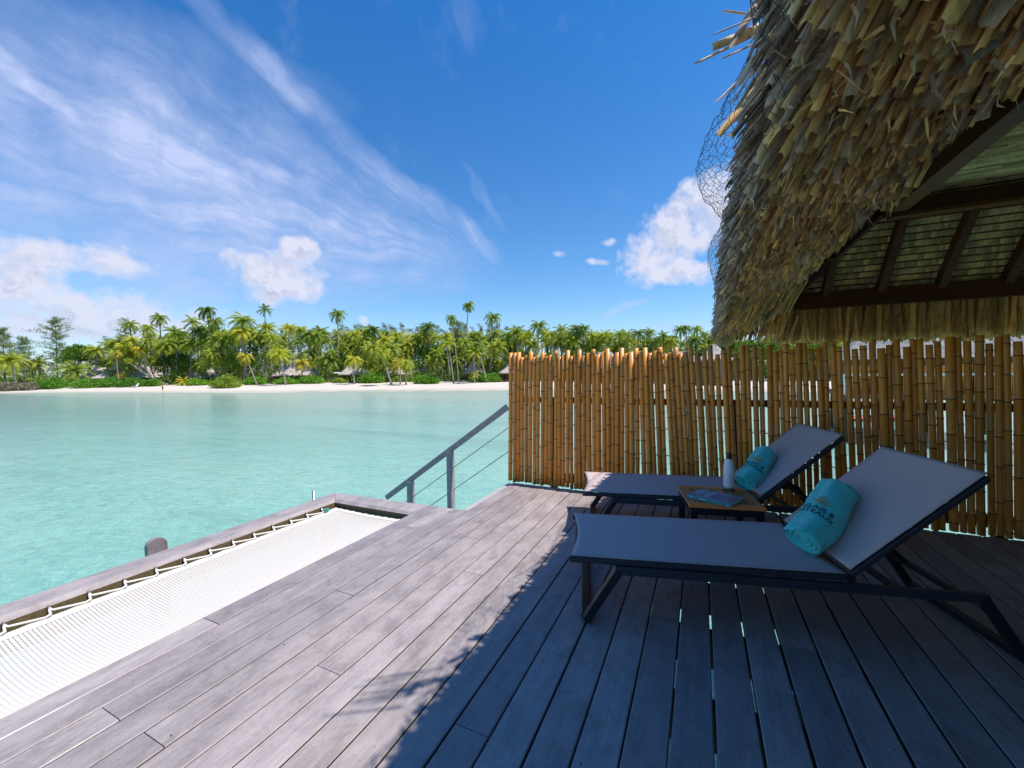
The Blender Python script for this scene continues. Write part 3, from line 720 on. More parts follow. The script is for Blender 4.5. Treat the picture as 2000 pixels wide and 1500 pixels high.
# ------------------------------------------------------------------ rolled towels with embroidery
def font_mesh(txt, size):
    cu = bpy.data.curves.new('t', 'FONT'); cu.body = txt; cu.size = size; cu.resolution_u = 3; cu.offset = size*.012
    ob = bpy.data.objects.new('t', cu); COL.objects.link(ob); dg = bpy.context.evaluated_depsgraph_get()
    me = bpy.data.meshes.new_from_object(ob.evaluated_get(dg)); bpy.data.objects.remove(ob)
    return [v.co.copy() for v in me.vertices], [tuple(p.vertices) for p in me.polygons]
def towel(P0, P1, label, RX=.098, RY=.074, seed=0):
    P0, P1 = Vector(P0), Vector(P1); L = (P1-P0).length; a = (P1-P0).normalized(); v = ((P0+P1)/2-O0).normalized()
    xh = v.cross(a).normalized(); yh = a.cross(xh)
    Mx = Matrix(((xh.x, yh.x, a.x, P0.x), (xh.y, yh.y, a.y, P0.y), (xh.z, yh.z, a.z, P0.z), (0, 0, 0, 1)))
    def surf(phi, z, lift=0.):
        k = 1+.05*math.cos(2*phi+.5)+.035*mnoise.noise(Vector((math.cos(phi)*1.5+seed, math.sin(phi)*1.5, z*9)))*2.2+.024*mnoise.noise(Vector((math.cos(phi)*6+seed, math.sin(phi)*6, z*40)))
        k *= 1-.16*math.exp(-((phi-5.35+.5*mnoise.noise(Vector((z*5, seed, 2))))/.42)**2)-.10*math.exp(-((phi-.95-1.2*(z/L-.5))/.30)**2)
        k *= 1-.05*math.cos(z/L*2*math.pi)-.10*(sstep(L*.96, L, z)+sstep(L*.03, 0, z))*.6
        rx, ry = RX*k*(1+.10*(z/L-.5))+lift, RY*k+lift; bw_ = .014*math.sin(z/L*math.pi+.4)
        return Vector((rx*math.sin(phi)+bw_, -ry*math.cos(phi), z+.008*math.sin(phi*2+seed)*sstep(L*.15, 0, z)-.010*math.sin(phi+seed)*sstep(L*.85, L, z)))
    mb = MB(); n = 72; P = []
    for i in range(49):
        z = L*i/48; P.append([surf(2*math.pi*j/n, z) for j in range(n+1)])
    mb.grid(P)
    for end in (0, L):   # the rolled layers, seen from the ends
        sg = 1 if end == 0 else -1
        inner = []; turns = 3.4; N = 110
        for q in range(N+1):
            th = q/N*turns*2*math.pi; rr = .96*(1-q/N*.80)
            wob = 1+.06*mnoise.noise(Vector((q*.12, end*3, seed)))
            inner.append((math.sin(th)*rr*RX*.93*wob, -math.cos(th)*rr*RY*.93*wob))
        rows_ = []
        for (x, y), q in zip(inner, range(N+1)):
            ln = math.hypot(x, y)+1e-6; tx, ty = x/ln*.006, y/ln*.006
            dz = sg*(.004+.008*q/N+.003*mnoise.noise(Vector((q*.3, 5, seed))))
            rows_.append([(x+tx, y+ty, end+sg*.035), (x+tx*1.05, y+ty*1.05, end+dz), (x, y, end+dz-sg*.004), (x-tx*1.05, y-ty*1.05, end+dz), (x-tx, y-ty, end+sg*.035)])
        mb.grid(rows_)
        mb.add([surf(2*math.pi*j/24, end+sg*.022)*.97+Vector((0, 0, .03*(end+sg*.022))) for j in range(24)], [tuple(range(24))])
    ob = mb.build('rolled_towel', M_TOWEL, smooth=True); ob.matrix_world = Mx
    tag(ob, label, 'towel', 'rolled turquoise towels on the loungers')
    # hem seam near the lower end
    sm = MB(); sm.grid([[surf(2*math.pi*j/n, .026+k_, .0015) for j in range(n+1)] for k_ in (0, .004)]); s = sm.build('hem_seam', simple('pale_seam', (.12, .62, .60), .9), smooth=True); s.parent = ob
    def put(vs, fs, x0, y0, mat, name):
        mbt = MB(); mbt.add([surf((x0+p.x)/((RX+RY)/2), y0+p.y, .0022) for p in vs], fs); q = mbt.build(name, mat); q.parent = ob
    yb = L*.30
    for txt, y0 in (('CHATEAUX', yb), ('RELAIS &', yb+.034)):
        vs, fs = font_mesh(txt, .036); wdt = max(p.x for p in vs)
        xe = .044 if txt[0] == 'C' else .030
        put(vs, fs, xe-wdt, y0, M_INK, 'lettering')
    gd = MB()
    def arc(cx, cy, r1, r2, a0, a1, w=.0035, rot=0.):
        pts = []
        for q in range(13):
            t_ = lerp(a0, a1, q/12); x, y = r1*math.cos(t_), r2*math.sin(t_); pts.append((cx+x*math.cos(rot)-y*math.sin(rot), cy+x*math.sin(rot)+y*math.cos(rot)))
        for (xa, ya), (xb, yb_) in zip(pts[:-1], pts[1:]):
            dx, dy = xb-xa, yb_-ya; l = math.hypot(dx, dy)+1e-9; nx, ny = -dy/l*w/2, dx/l*w/2
            gd.add([(xa+nx, ya+ny, 0), (xa-nx, ya-ny, 0), (xb-nx, yb_-ny, 0), (xb+nx, yb_+ny, 0)], [(0, 1, 2, 3)])
    arc(0, .018, .008, .020, 0, 6.283, rot=0); arc(-.020, .010, .016, .010, .6, 5.6, rot=.4); arc(.020, .010, .016, .010, -2.4, 2.6, rot=-.4)
    arc(-.010, -.014, .010, .007, 0, 6.0); arc(.010, -.014, .010, .007, .3, 6.1); arc(0, -.004, .024, .003, 0, 6.28)
    vs = [Vector(p) for p in gd.v]; put(vs, gd.f, -.035, yb+.034+.062, M_GOLD, 'emblem')
    return ob
def in_frame(Hn, an, s_, w_, z): return Vector((Hn.x+s_*math.cos(an)-w_*math.sin(an), Hn.y+s_*math.sin(an)+w_*math.cos(an), z))
towel(in_frame(H1, A1, -.112, .175, .398), in_frame(H1, A1, .20, .42, .585), 'bright turquoise towel rolled up at the hinge of the nearer lounger', seed=1)
towel(in_frame(H2, A2, -.045, .17, .398), in_frame(H2, A2, .19, .385, .575), 'paler turquoise rolled towel on the farther lounger, half hidden by the bottle', seed=5, RX=.088, RY=.07)

# ------------------------------------------------------------------ side table, bottle, book
TA = R(12.6); TO = Vector((-.063, 2.826, 0))
tbl = empty('side_table', TO, TA, 'low square table with orange teak slats and black legs between the loungers', 'side table')
S_ = .447; ZT = .38
for y0, y1 in ((0, .052), (S_-.052, S_)):
    o = MB(); o.box((0, y0, ZT-.020), (S_, y1, ZT)); o.build('border_board', M_TEAK, tbl)
xs = [0, .078, .150, .222, .294, .366, S_]
for i in range(6):
    o = MB(); o.box((xs[i]+.0035*(i > 0), .0535, ZT-.018), (xs[i+1]-.0035*(i < 5), S_-.0535, ZT-.0008)); ob = o.build('slat', wood('teak_slat', ((.40, .15, .05), (.58, .26, .10)), .45, (60, 2, 60)) if i == 0 else ob_m, tbl)
    ob_m = ob.data.materials[0]
for x in (.008, S_-.048):
    for y in (.008, S_-.048):
        o = MB(); o.box((x, y, 0), (x+.040, y+.040, ZT-.0215)); o.build('leg', M_BLACK, tbl)
o = MB()
for a, b in (((.05, .018, ZT-.045), (S_-.05, .018, ZT-.045)), ((.05, S_-.018, ZT-.045), (S_-.05, S_-.018, ZT-.045)), ((.018, .05, ZT-.045), (.018, S_-.05, ZT-.045)), ((S_-.018, .05, ZT-.045), (S_-.018, S_-.05, ZT-.045))): o.bar(a, b, .022, .044)
o.build('apron', M_BLACK, tbl)

bt = empty('water_bottle', (.186, 3.268, ZT+.0005), 0, 'slim white bottle with a steel base and cap standing on the teak table', 'bottle')
o = MB(); o.lathe([(.030, .0), (.0345, .003), (.036, .012), (.036, .024)], 28); o.lathe([(0, 0), (.030, 0)], 28); o.build('base_ring', M_STEEL, bt, smooth=True)
o = MB(); o.lathe([(.036, .0245), (.0375, .03), (.0378, .15), (.0365, .172), (.031, .196), (.0235, .213), (.0185, .222), (.0178, .228)], 32); o.build('bottle_body', simple('white_enamel', (.78, .78, .80), .28, 0, .02), bt, smooth=True)
o = MB(); o.lathe([(.0165, .2282), (.0175, .231), (.0178, .250), (.0172, .257), (.012, .262), (0, .263)], 28); o.build('cap', simple('dark_chrome_cap', (.06, .06, .065), .22, .9), bt, smooth=True)
def on_bottle(vs, fs, z0, name, mat, a0=-1.42):
    mbt = MB(); r = .0381; mbt.add([(r*math.cos(a0+p.x/r), r*math.sin(a0+p.x/r), z0+p.y) for p in vs], fs); mbt.build(name, mat, bt)
M_FAINT = simple('faint_grey_print', (.33, .34, .40), .5)
gd = MB()
for r1, cx, cy in ((.006, 0, .010), (.0045, -.003, .002), (.0045, .003, .002)):
    for q in range(16):
        a, b = q/16*6.283, (q+1)/16*6.283
        gd.add([(cx+r1*.6*math.cos(a), cy+r1*math.sin(a), 0), (cx+(r1*.6-.0012)*math.cos(a), cy+(r1-.0012)*math.sin(a), 0), (cx+(r1*.6-.0012)*math.cos(b), cy+(r1-.0012)*math.sin(b), 0), (cx+r1*.6*math.cos(b), cy+r1*math.sin(b), 0)], [(0, 1, 2, 3)])
on_bottle([Vector(p) for p in gd.v], gd.f, .10, 'emblem', M_FAINT)
gd = MB()
for q in range(7): gd.add([(-.021+q*.006, 0, 0), (-.017+q*.006, 0, 0), (-.017+q*.006, .0022, 0), (-.021+q*.006, .0022, 0)], [(0, 1, 2, 3)])
on_bottle([Vector(p) for p in gd.v], gd.f, .088, 'fine_print', M_FAINT)
gd = MB(); gd.lathe([(.03795, .064), (.03795, .066)], 32); gd.build('pink_line', simple('pink_line', (.55, .40, .45), .4), bt, smooth=True)

b0 = Vector((-.087, 2.975)); b1 = Vector((.171, 2.847)); b2 = Vector((-.022, 3.191))
bang = math.atan2(b1.y-b0.y, b1.x-b0.x)
bk = empty('book', (b0.x+.003, b0.y+.003, ZT+.0008), bang, 'closed teal book with a photo on its cover lying on the teak table', 'book')
BL, BW, BH = .285, .205, .021
M_COVER = simple('teal_book_cover', (.05, .28, .31), .35, 0, .1, 60)
o = MB(); o.box((0, 0, BH-.0025), (BL, BW, BH)); o.box((0, 0, 0), (BL, BW, .0025)); o.box((0, -.0025, 0), (BL, 0.0, BH)); o.build('cover', M_COVER, bk)
o = MB(); o.box((.004, .001, .0027), (BL-.004, BW-.004, BH-.0027)); o.build('pages', simple('book_pages', (.62, .62, .64), .8), bk)
def mat_photo():
    m, t, p = new_mat('cover_photo_print'); g = t.new('ShaderNodeTexCoord').outputs['Object']; x, y, z = t.sep(g)
    n = t.noise(g, 28, 5, .6); n2 = t.noise(g, 60, 3)
    sky_ = t.mixc(n, (.30, .36, .62, 1), (.42, .46, .70, 1)); land = t.mixc(n2, (.03, .06, .22, 1), (.07, .13, .34, 1))
    c = t.mixc(t.mr(t.m('ADD', x, t.m('MULTIPLY', n, .09)), .165, .175), sky_, land)
    c = t.mixc(t.m('MULTIPLY', t.mr(x, .215, .225), t.mr(n2, .42, .55)), c, (.30, .15, .07, 1)); t.l.new(c, p.inputs['Base Color']); p.inputs['Roughness'].default_value = .35; return m
o = MB(); o.box((.095, .035, BH), (.262, .165, BH+.0006)); o.build('cover_photo', mat_photo(), bk)
M_PRINT = simple('pale_lilac_print', (.45, .50, .66), .4)
o = MB()
for q, (xa, ya, xb, yb_) in enumerate([(.018, .085, .030, .15), (.034, .08, .042, .165), (.046, .10, .055, .15), (.018, .155, .055, .166), (.022, .07, .05, .078), (.068, .05, .0695, .17), (.076, .05, .0775, .16)]): o.box((xa, ya, BH), (xb, yb_, BH+.0005))
o.build('cover_title', M_PRINT, bk)
o = MB()
for q in range(6): o.box((.085+q*.007, -.0030, .007), (.090+q*.007, -.0024, .0145))
o.box((.030, -.003, .008), (.038, -.0024, .015)); o.box((BL-.02, -.003, .007), (BL-.012, -.0024, .013)); o.build('spine_print', simple('white_print', (.7, .72, .75), .4), bk)

# ------------------------------------------------------------------ thatched bungalow: eave, ceiling, beams, fringe
bung = empty('thatched_bungalow', (2.5, 1.5, 0), 0, 'shaggy thatched eave and timber ceiling of the bungalow overhanging the deck', 'bungalow')
TS = 1.11
def rn(a, b): return random.uniform(a, b)
def leaf(mb, tip, d, L, w, n, curl, tint, mi=0, jag=.012, bend=0., taper=.0):
    tip, d, n = Vector(tip), Vector(d).normalized(), Vector(n); c = d.cross(n).normalized(); n = c.cross(d).normalized()
    offs = ((-.46, 0), (-.42, .45), (0, .80), (.42, .45), (.46, 0)); rows_ = []
    jg = [rn(-jag, jag)*.6 for _ in offs]
    for k_, f in enumerate((0, .45, .85, 1.)):
        row = []
        ww = w*(1-taper*f)
        for (a, b), j in zip(offs, jg):
            fl = 1.0
            row.append(tip-d*L*(1-f)+c*(a*ww*fl)+n*(b*ww*curl*(1 if k_ < 3 else .75))+n*bend*f*f*L+(d*j if k_ == 3 else Vector()))
        rows_.append(row)
    mb.cc = tint; mb.grid(rows_, mi); mb.cc = (1, 1, 1)
def tint_leaf(g=0.):
    v = rn(.48, 1.40); w = rn(-.06, .06); return (v*(1+w), v, v*(1-w*1.5))
def S(u, Y):
    z = 2.10-.10*u+.02*math.sin(Y*7+u*5)
    z -= .44*sstep(3.2+1.7*(1-u), 5.25, Y)*(.55+.45*u)
    X = .83-.66*u+.012*math.sin(Y*5.3)
    return Vector((X, Y, z))
specs = []
row_n = 19
for k_ in range(row_n):
    u = k_/(row_n-1); Y = .15+rn(0, .05)
    while Y < 5.3:
        P = S(u+rn(-.02, .02), Y)+Vector((rn(-.02, .02), 0, rn(-.07, .04)))
        out = u > .86
        d = Vector((-.40+rn(-.07, .07)-(.16 if out else 0), rn(-.10, .06), -.92))
        nn = Vector((rn(-.55, .1), -1, rn(-.35, .0)))
        if Y > 4.2: d.y += .05
        specs.append((P, d, rn(.24, .44), rn(.011, .027)*(1.3 if random.random() < .15 else 1), nn, rn(.5, 1.15), tint_leaf(), 1 if (out and random.random() < .75) or random.random() < .13 else 0))
        Y += rn(.017, .030)
# corner curtain
for k_ in range(15):
    f = k_/14; z = lerp(2.10, 1.56, f)
    X = .14
    while X < .86:
        y = 5.28-.10*f+.10*math.sin((X-.14)*4.3)
        edge = sstep(.30, .14, X)
        P = Vector((X+rn(-.01, .01), y-.28*edge+rn(-.03, .03), z+rn(-.03, .03)))
        specs.append((P, Vector((-.22+rn(-.12, .12), -.15+rn(-.1, .1), -.95)), rn(.2, .34), rn(.010, .024), Vector((rn(-.7, .3), -1, rn(-.3, 0))), rn(.5, 1.1), tint_leaf(), 1 if random.random() < .3+.4*edge else 0))
        X += rn(.014, .024)
# grey spiky outer layer on the sun side
for k_ in range(900):
    Y = .2+5.0*random.random()**.9; q = random.random()
    dr = .44*sstep(3.2, 5.2, Y)
    P = Vector((.20-.09*q+rn(-.02, .02), Y, 2.28-.26*q-dr*(.7+.3*q)+rn(-.05, .05)))
    d = Vector((-.58+rn(-.15, .15), rn(-.30, .15), -.76+rn(-.12, .12)))
    specs.append((P, d, rn(.16, .34), rn(.010, .030), Vector((-1, rn(-1, .2), rn(-.2, .5))), rn(.2, .6), tint_leaf(), 1))
def infr(P):
    v = P-O0; w_ = v.dot(CF)
    if w_ < .1: return None
    x, y = 1000+FPX*v.dot(CR)/w_, 750-FPX*v.dot(CU)/w_
    return w_ if -60 < x < 2060 and -60 < y < 1560 else None
vis = sorted([(infr(s[0]), i) for i, s in enumerate(specs) if infr(s[0]) is not None])
single = set(i for _, i in vis[:300])
mass = MB()
for i, (P, d, L, w, nn, cu, tn, mi) in enumerate(specs):
    if i in single:
        o = MB(); leaf(o, (0, 0, 0), d, L, w, nn, cu, tn, 0, bend=rn(-.06, .06)); ob = o.build('thatch_leaf', M_LEAFG if mi else M_LEAF, smooth=True, color=True); ob.location = P
        ob.parent = bung; ob.matrix_parent_inverse = Matrix.Translation(-Vector(bung.location))
    else: leaf(mass, P, d, L, w, nn, cu, tn, mi, bend=rn(-.06, .06))
# frayed fibres
for k_ in range(1500):
    u = random.random(); Y = rn(.3, 5.2); P = S(u, Y)+Vector((rn(-.02, .02), rn(-.02, .02), rn(-.06, .02)))
    mass.cc = tint_leaf(); d = Vector((rn(-.9, .3), rn(-.7, .3), rn(-1, -.1))).normalized(); s_ = d.cross(Vector((rn(-1, 1), rn(-1, 1), rn(-1, 1)))).normalized()*rn(.0012, .006); L = rn(.03, .10)
    m_ = P+d*L*.5+Vector((rn(-.01, .01), rn(-.01, .01), rn(-.01, .01)))
    mass.add([P-s_, P+s_, m_+s_*.8, m_-s_*.8, P+d*L+Vector((0, 0, -.01))], [(0, 1, 2, 3), (3, 2, 4)], random.choice((0, 1, 1)))
# curled sheath scraps
for k_ in range(70):
    u = random.random()*.7; Y = rn(.5, 5.0); P = S(u, Y)+Vector((0, 0, rn(-.05, 0)))
    a = rn(0, 6); pts = []; ax = Vector((rn(-.6, 0), rn(-.5, .5), -.8)).normalized(); e1 = ax.cross(Vector((0, 1, .2))).normalized(); e2 = ax.cross(e1); rr = rn(.008, .018)
    mass.cc = (rn(.9, 1.3),)*3
    mass.grid([[P+ax*(t_*.07)+e1*math.cos(a+q*.5)*rr*(1+q*.12)+e2*math.sin(a+q*.5)*rr*(1+q*.12)+Vector((0, 0, rn(-.006, .006))) for q in range(7)] for t_ in (0, .5, 1)], 1); mass.cc = (1, 1, 1)
mo = mass.build('thatch_mass', [M_LEAF, M_LEAFG], smooth=True, color=True); mo['kind'] = 'stuff'; local(mo, bung)
# long stray leaves and a big pale sheath
def stray(p, q, D, w, mat, name='stray_leaf', curl=.4):
    A = O0+sight(*p)*D; B = O0+sight(*q)*(D*1.04); o = MB(); d = A-B
    leaf(o, A, d, d.length, w, -sight(*p), curl, (1, 1, 1), bend=rn(-.06, .06), taper=.35, jag=.03); local(o.build(name, mat, smooth=True, color=True), bung)
stray((1358, 124), (1470, 70), 1.25, .010, M_LEAF); stray((1392, 92), (1530, 36), 1.25, .034, M_LEAF); stray((1432, 84), (1500, -30), 1.22, .030, M_LEAFG)
stray((1386, 212), (1540, 62), 1.25, .010, M_LEAFG); stray((1420, 110), (1540, 55), 1.28, .008, M_LEAF)
stray((1404, 262), (1500, 150), 1.42, .040, M_LEAF); stray((1424, 272), (1510, 165), 1.40, .030, M_LEAF); stray((1445, 302), (1540, 190), 1.5, .022, M_LEAFG)
stray((1868, 118), (2010, 20), .98, .085, simple('pale_felt_sheath', (.46, .42, .33), .9, 0, .3, 30, .5), 'pale_sheath', .25)
for q in range(20):
    Y = rn(.0, .85); P0_ = Vector((.20, Y, rn(2.10, 2.35))); d = Vector((-1, rn(-.9, .9), rn(-.75, .15))).normalized(); L = rn(.10, .34)
    o = MB(); leaf(o, P0_+d*L, d, L+.1, rn(.006, .022), (0, -1, .3), .4, (1, 1, 1), bend=rn(-.2, .2), taper=.4, jag=.03); local(o.build('stray_leaf', random.choice((M_LEAF, M_LEAFG)), smooth=True, color=True), bung)
for q in range(16):
    xa, ya = rn(1385, 1500), rn(-150, 60); an = rn(2.2, 3.9); ln_ = rn(60, 150)
    stray((xa+math.cos(an)*ln_*.6, ya-math.sin(an)*ln_*.6), (xa+90, ya-rn(-40, 60)), rn(1.1, 1.3), rn(.005, .016), random.choice((M_LEAF, M_LEAFG)))
# body of the thatch behind the leaf ends
M_BODY = simple('thatch_core', (.10, .075, .045), .95, 0, .5, 40, .6)
def extr(mb, prof, y0, y1):
    n = len(prof); mb.add([(x, y0, z) for x, z in prof]+[(x, y1, z) for x, z in prof], [tuple(range(n))[::-1], tuple(range(n, 2*n))]+[(i, (i+1) % n, n+(i+1) % n, n+i) for i in range(n)])
o = MB(); extr(o, [(.90, 2.16), (.30, 2.12), (.24, 2.30), (3.9, 2.30+TS*3.66), (3.9, 2.16+TS*3.0)], -2.4, 3.6)
# towards the corner the left slope is mitred by the far slope
o.add([(.90, 3.6, 2.16), (.30, 3.6, 2.12), (.24, 3.6, 2.30), (3.9, 3.6, 6.363), (3.9, 3.6, 5.49), (.90, 5.34, 2.12), (.32, 5.3, 1.78), (.28, 5.3, 1.95), (2.2, 3.6, 4.5)], [(1, 0, 5, 6), (2, 1, 6, 7), (3, 2, 7), (0, 1, 2, 3, 4)])
local(o.build('thatch_core', M_BODY), bung)
o = MB(); o.add([(.28, 5.75, 2.05), (8, 5.75, 2.05), (8, -.5, 2.05+TS*6.25), (6.5, -.5, 2.05+TS*6.25), (.90, 5.36, 2.11), (8, 5.36, 2.11), (8, -.5, 2.2+TS*5.7), (6.6, -.5, 2.2+TS*5.7)], [(0, 1, 2, 3), (5, 4, 7, 6), (4, 5, 1, 0), (0, 3, 7, 4)])
local(o.build('far_slope', M_BODY), bung)
o = MB(); o.add([(3.9, -2.4, 6.2), (3.9, 3.6, 6.2), (8, 3.6, 2.2), (8, -2.4, 2.2)], [(0, 1, 2, 3)]); o.add([(.9, -2.4, 2.1), (3.9, -2.4, 5.5), (8, -2.4, 2.2)], [(0, 1, 2)]); local(o.build('rear_slope', M_BODY), bung); M_FILLWALL = simple('pale_fill_wall', (.58, .42, .26), .9, 0, .3, 12)  # pale wall colour chosen to bounce warm fill light
# timber
def beam(name, a, b, mat): o = MB(); o.box(a, b); local(o.build(name, mat), bung)
beam('eave_beam', (.86, 5.285, 1.888), (6, 5.375, 2.055), M_DARKWOOD)
beam('side_eave_beam', (.80, -2., 2.105), (.872, 5.283, 2.22), M_DARKWOOD)
beam('purlin', (1.50, -2., 2.605), (1.625, 4.695, 2.78), M_BEAMWOOD)
beam('collar_beam', (1.50, 4.70, 2.60), (6, 4.79, 2.72), M_DARKWOOD)
beam('trim_board', (1.53, 4.675, 2.568), (6, 4.795, 2.597), M_BEAMWOOD)
for q in range(10):
    X = 1.20+q*.4516
    y1 = 4.80 if q else 5.02
    o = MB(); o.bar((X, 5.40, 1.93-.055+.07), (X, y1, 1.93+TS*(5.35-y1)+.07), .062, .10, up=(0, 0, 1)); local(o.build('rafter', M_DARKWOOD), bung)
o = MB(); o.bar((.90, 5.34, 2.03), (1.52, 4.74, 2.70), .05, .09); local(o.build('hip_rafter', M_DARKWOOD), bung)
# underside shingles of the far slope (rows of pandanus) + mat over the collar beams
shp = []
for q in range(5):
    o = MB(); w = rn(.046, .058); o.cc = (1, 1, 1)
    v = rn(.55, 1.25); o.cc = (v, v, v*rn(.85, 1.05)); lf = [rn(-.008, .008) for _ in range(3)]
    P = [[(-w/2, .0, 0), (0, 0, -.004), (w/2, 0, 0)], [(-w/2+rn(-.004, .004), -.10+lf[0], -.016), (0, -.10+lf[1], -.022), (w/2, -.10+lf[2], -.015)]]
    o.grid(P); o.grid([[(a[0], a[1], a[2]+.0015) for a in row] for row in P]); shp.append(o.build('shingle_leaf', M_SHING, color=True, link=False).data)
rest = MB(); cnt = 0; rows_n = 14
sl = math.atan(TS)
for rw in range(rows_n):
    dist = rw*.072; y = 5.36-dist*math.cos(sl); z = 2.09+dist*math.sin(sl)
    X = .92+max(0, 5.36-y)*.55
    while X < 6:
        w = .0485
        if X < 2.75 and cnt < 300 and rw < 11:
            cnt += 1; ob = mesh_obj('shingle_leaf', random.choice(shp), bung, (X-2.5, y-1.5+.0, z), (-sl+math.pi*0, rn(-.06, .06), rn(-.05, .05)+.12), (1, 1, 1))
            ob.rotation_euler = (-sl, rn(-.05, .05), rn(-.04, .04)); ob.scale = (1.05, -1, 1); ob.location = (X-2.5, y-1.5, z)
        else:
            # same leaf, joined
            c, s_ = math.cos(sl), math.sin(sl); v = rn(.75, 1.2); rest.cc = (v, v, v)
            def tr(px_, py_, pz_): return (X+px_, y+py_*c+pz_*s_, z-py_*s_+pz_*c)
            rest.grid([[tr(-w/2, 0, 0), tr(0, 0, -.004), tr(w/2, 0, 0)], [tr(-w/2, .10+rn(-.008, .008), -.016), tr(0, .10+rn(-.008, .008), -.022), tr(w/2, .10+rn(-.008, .008), -.016)]])
        X += w+rn(.000, .003)
for rw in range(rows_n):  # thin dark laths, added to draw the shadow line under each shingle row
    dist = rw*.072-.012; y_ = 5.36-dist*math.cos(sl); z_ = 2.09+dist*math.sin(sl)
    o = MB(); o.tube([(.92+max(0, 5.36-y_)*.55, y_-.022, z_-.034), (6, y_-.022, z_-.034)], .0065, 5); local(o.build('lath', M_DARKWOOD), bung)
y = 4.68; cnt = 0
while y > .6:
    X = 1.63-rn(0, .3); rr = .034
    while X < 6:
        L = rn(.30, .42); v = rn(.42, 1.2); z = 2.79-.006*((X*3+y*7) % 1)
        pts = [[(X, y-rr*.46, z-.001), (X, y, z-.013), (X, y+rr*.46, z)], [(X+L, y-rr*.46+rn(-.004, .004), z-.005), (X+L, y, z-.018), (X+L, y+rr*.46, z-.004)]]
        if infr(Vector((X+.2, y, z))) and cnt < 300:
            o = MB(); o.cc = (v, v, v*.95); o.grid([[(a-X, b-y, c-z) for a, b, c in row] for row in pts]); ob = o.build('mat_leaf', M_SHING, bung, color=True); ob.location = (X-2.5, y-1.5, z); cnt += 1
        else: rest.cc = (v, v, v*.95); rest.grid(pts)
        X += L
    y -= rr
ro = rest.build('ceiling_mass', M_SHING, color=True); ro['kind'] = 'stuff'; local(ro, bung)
beam('ceiling_board', (1.55, -2., 2.80), (6, 4.78, 2.83), M_BODY)
# fringe of long dry leaves under the far eave beam
fr = []
for lay in range(6):
    X = .80
    while X < 5.2:
        tz = 1.535+rn(-.03, .06)-.004*X; ln = rn(-.13, .10)
        fr.append((X, 5.40+lay*.035, tz, ln, rn(.030, .055))); X += rn(.026, .042)
fr.sort(key=lambda a: a[0]); k_ = 0; fm = MB()
for X, yy, tz, ln, w in fr:
    d = Vector((ln, rn(-.08, .03), -1)); L = (1.93-tz)*1.02
    if X < 2.75 and k_ < 300: o = MB(); leaf(o, (0, 0, 0), d, L, w, (rn(-.5, .5), -1, 0), rn(.2, .6), tint_leaf(), taper=.25, jag=.03, bend=rn(-.08, .08)); ob = o.build('fringe_leaf', M_FRINGE, bung, smooth=True, color=True); ob.location = (X-2.5, yy-1.5, tz); k_ += 1
    else: leaf(fm, (X, yy, tz), d, L, w, (rn(-.5, .5), -1, 0), rn(.2, .6), tint_leaf(), taper=.45, jag=.03)
fo = fm.build('fringe_mass', M_FRINGE, smooth=True, color=True); fo['kind'] = 'stuff'; local(fo, bung)
# unseen bungalow walls, added to darken the right side; paled for warm fill
beam('unseen_side_wall', (4.75, -2.0, -.2), (4.85, 4.12, 3.2), M_FILLWALL); beam('unseen_rear_wall', (1.3, -2.1, -.2), (4.85, -2.0, 3.2), M_FILLWALL)
# wire netting sagging off the outer edge of the thatch
nt = MB()
def net_pt(a, b):     # a: metres along the eave, b: 0..1 round the bulge
    Y = a; bul = .055+.16*abs(math.sin(a*2.1+.4))**1.3*(1-.45*sstep(2.2, 3.8, a)); th = b*math.pi
    base = Vector((.20, Y, 2.32-.36*b-.44*sstep(3.2, 5.2, Y)*b)); w_ = .015
    P = base+Vector((-bul*math.sin(th), 0, -.02*math.sin(th*2)))
    return P+Vector((mnoise.noise(Vector((a*14, b*9, 1)))*w_, mnoise.noise(Vector((a*14, b*9, 4)))*w_, mnoise.noise(Vector((a*14, b*9, 8)))*w_))
hs_ = .034; na = int(3.9/(hs_*1.5)); nb = 15
def hexpt(i, j, k):
    cx = .55+i*hs_*1.5; cy = (j+(.5 if i % 2 else 0))*hs_*1.732; a = k*math.pi/3; return cx+hs_*math.cos(a), cy+hs_*math.sin(a)
for i in range(na):
    for j in range(nb):
        for k in range(3):
            a0, b0_ = hexpt(i, j, k); a1, b1_ = hexpt(i, j, k+1)
            if random.random() < .06: continue
            B0, B1 = b0_/.62, b1_/.62
            if max(B0, B1) > 1.0: continue
            nt.tube([net_pt(a0, B0), net_pt(a1, B1)], .0010, 3, cap=False)
nw = nt.build('wire_netting', M_WIRE); nw['kind'] = 'stuff'; local(nw, bung)

# ------------------------------------------------------------------ the island
F_G = mat_foliage('palm_green', (.17, .27, .025), (.36, .45, .045), .5); F_Y = mat_foliage('palm_yellow_green', (.36, .42, .03), (.55, .56, .05), .5); F_D = mat_foliage('palm_dark_green', (.09, .18, .022), (.19, .28, .035), .45)
F_GOLD = mat_foliage('palm_golden', (.42, .38, .03), (.62, .50, .05)); F_B = mat_foliage('broadleaf_green', (.09, .21, .016), (.20, .34, .03)); F_BL = mat_foliage('broadleaf_light', (.18, .28, .02), (.34, .40, .05))
F_BD = mat_foliage('broadleaf_dark', (.035, .09, .01), (.09, .17, .02)); F_IW = mat_foliage('ironwood_needles', (.12, .19, .06), (.24, .30, .10)); F_IWB = mat_foliage('ironwood_belt', (.10, .12, .045), (.20, .20, .08)); F_NAU = mat_foliage('naupaka_green', (.10, .26, .016), (.20, .40, .03))
F_BL2 = mat_foliage('understorey_green', (.15, .27, .022), (.33, .42, .045)); F_GREY = mat_foliage('grey_scrub', (.16, .15, .11), (.32, .30, .23))
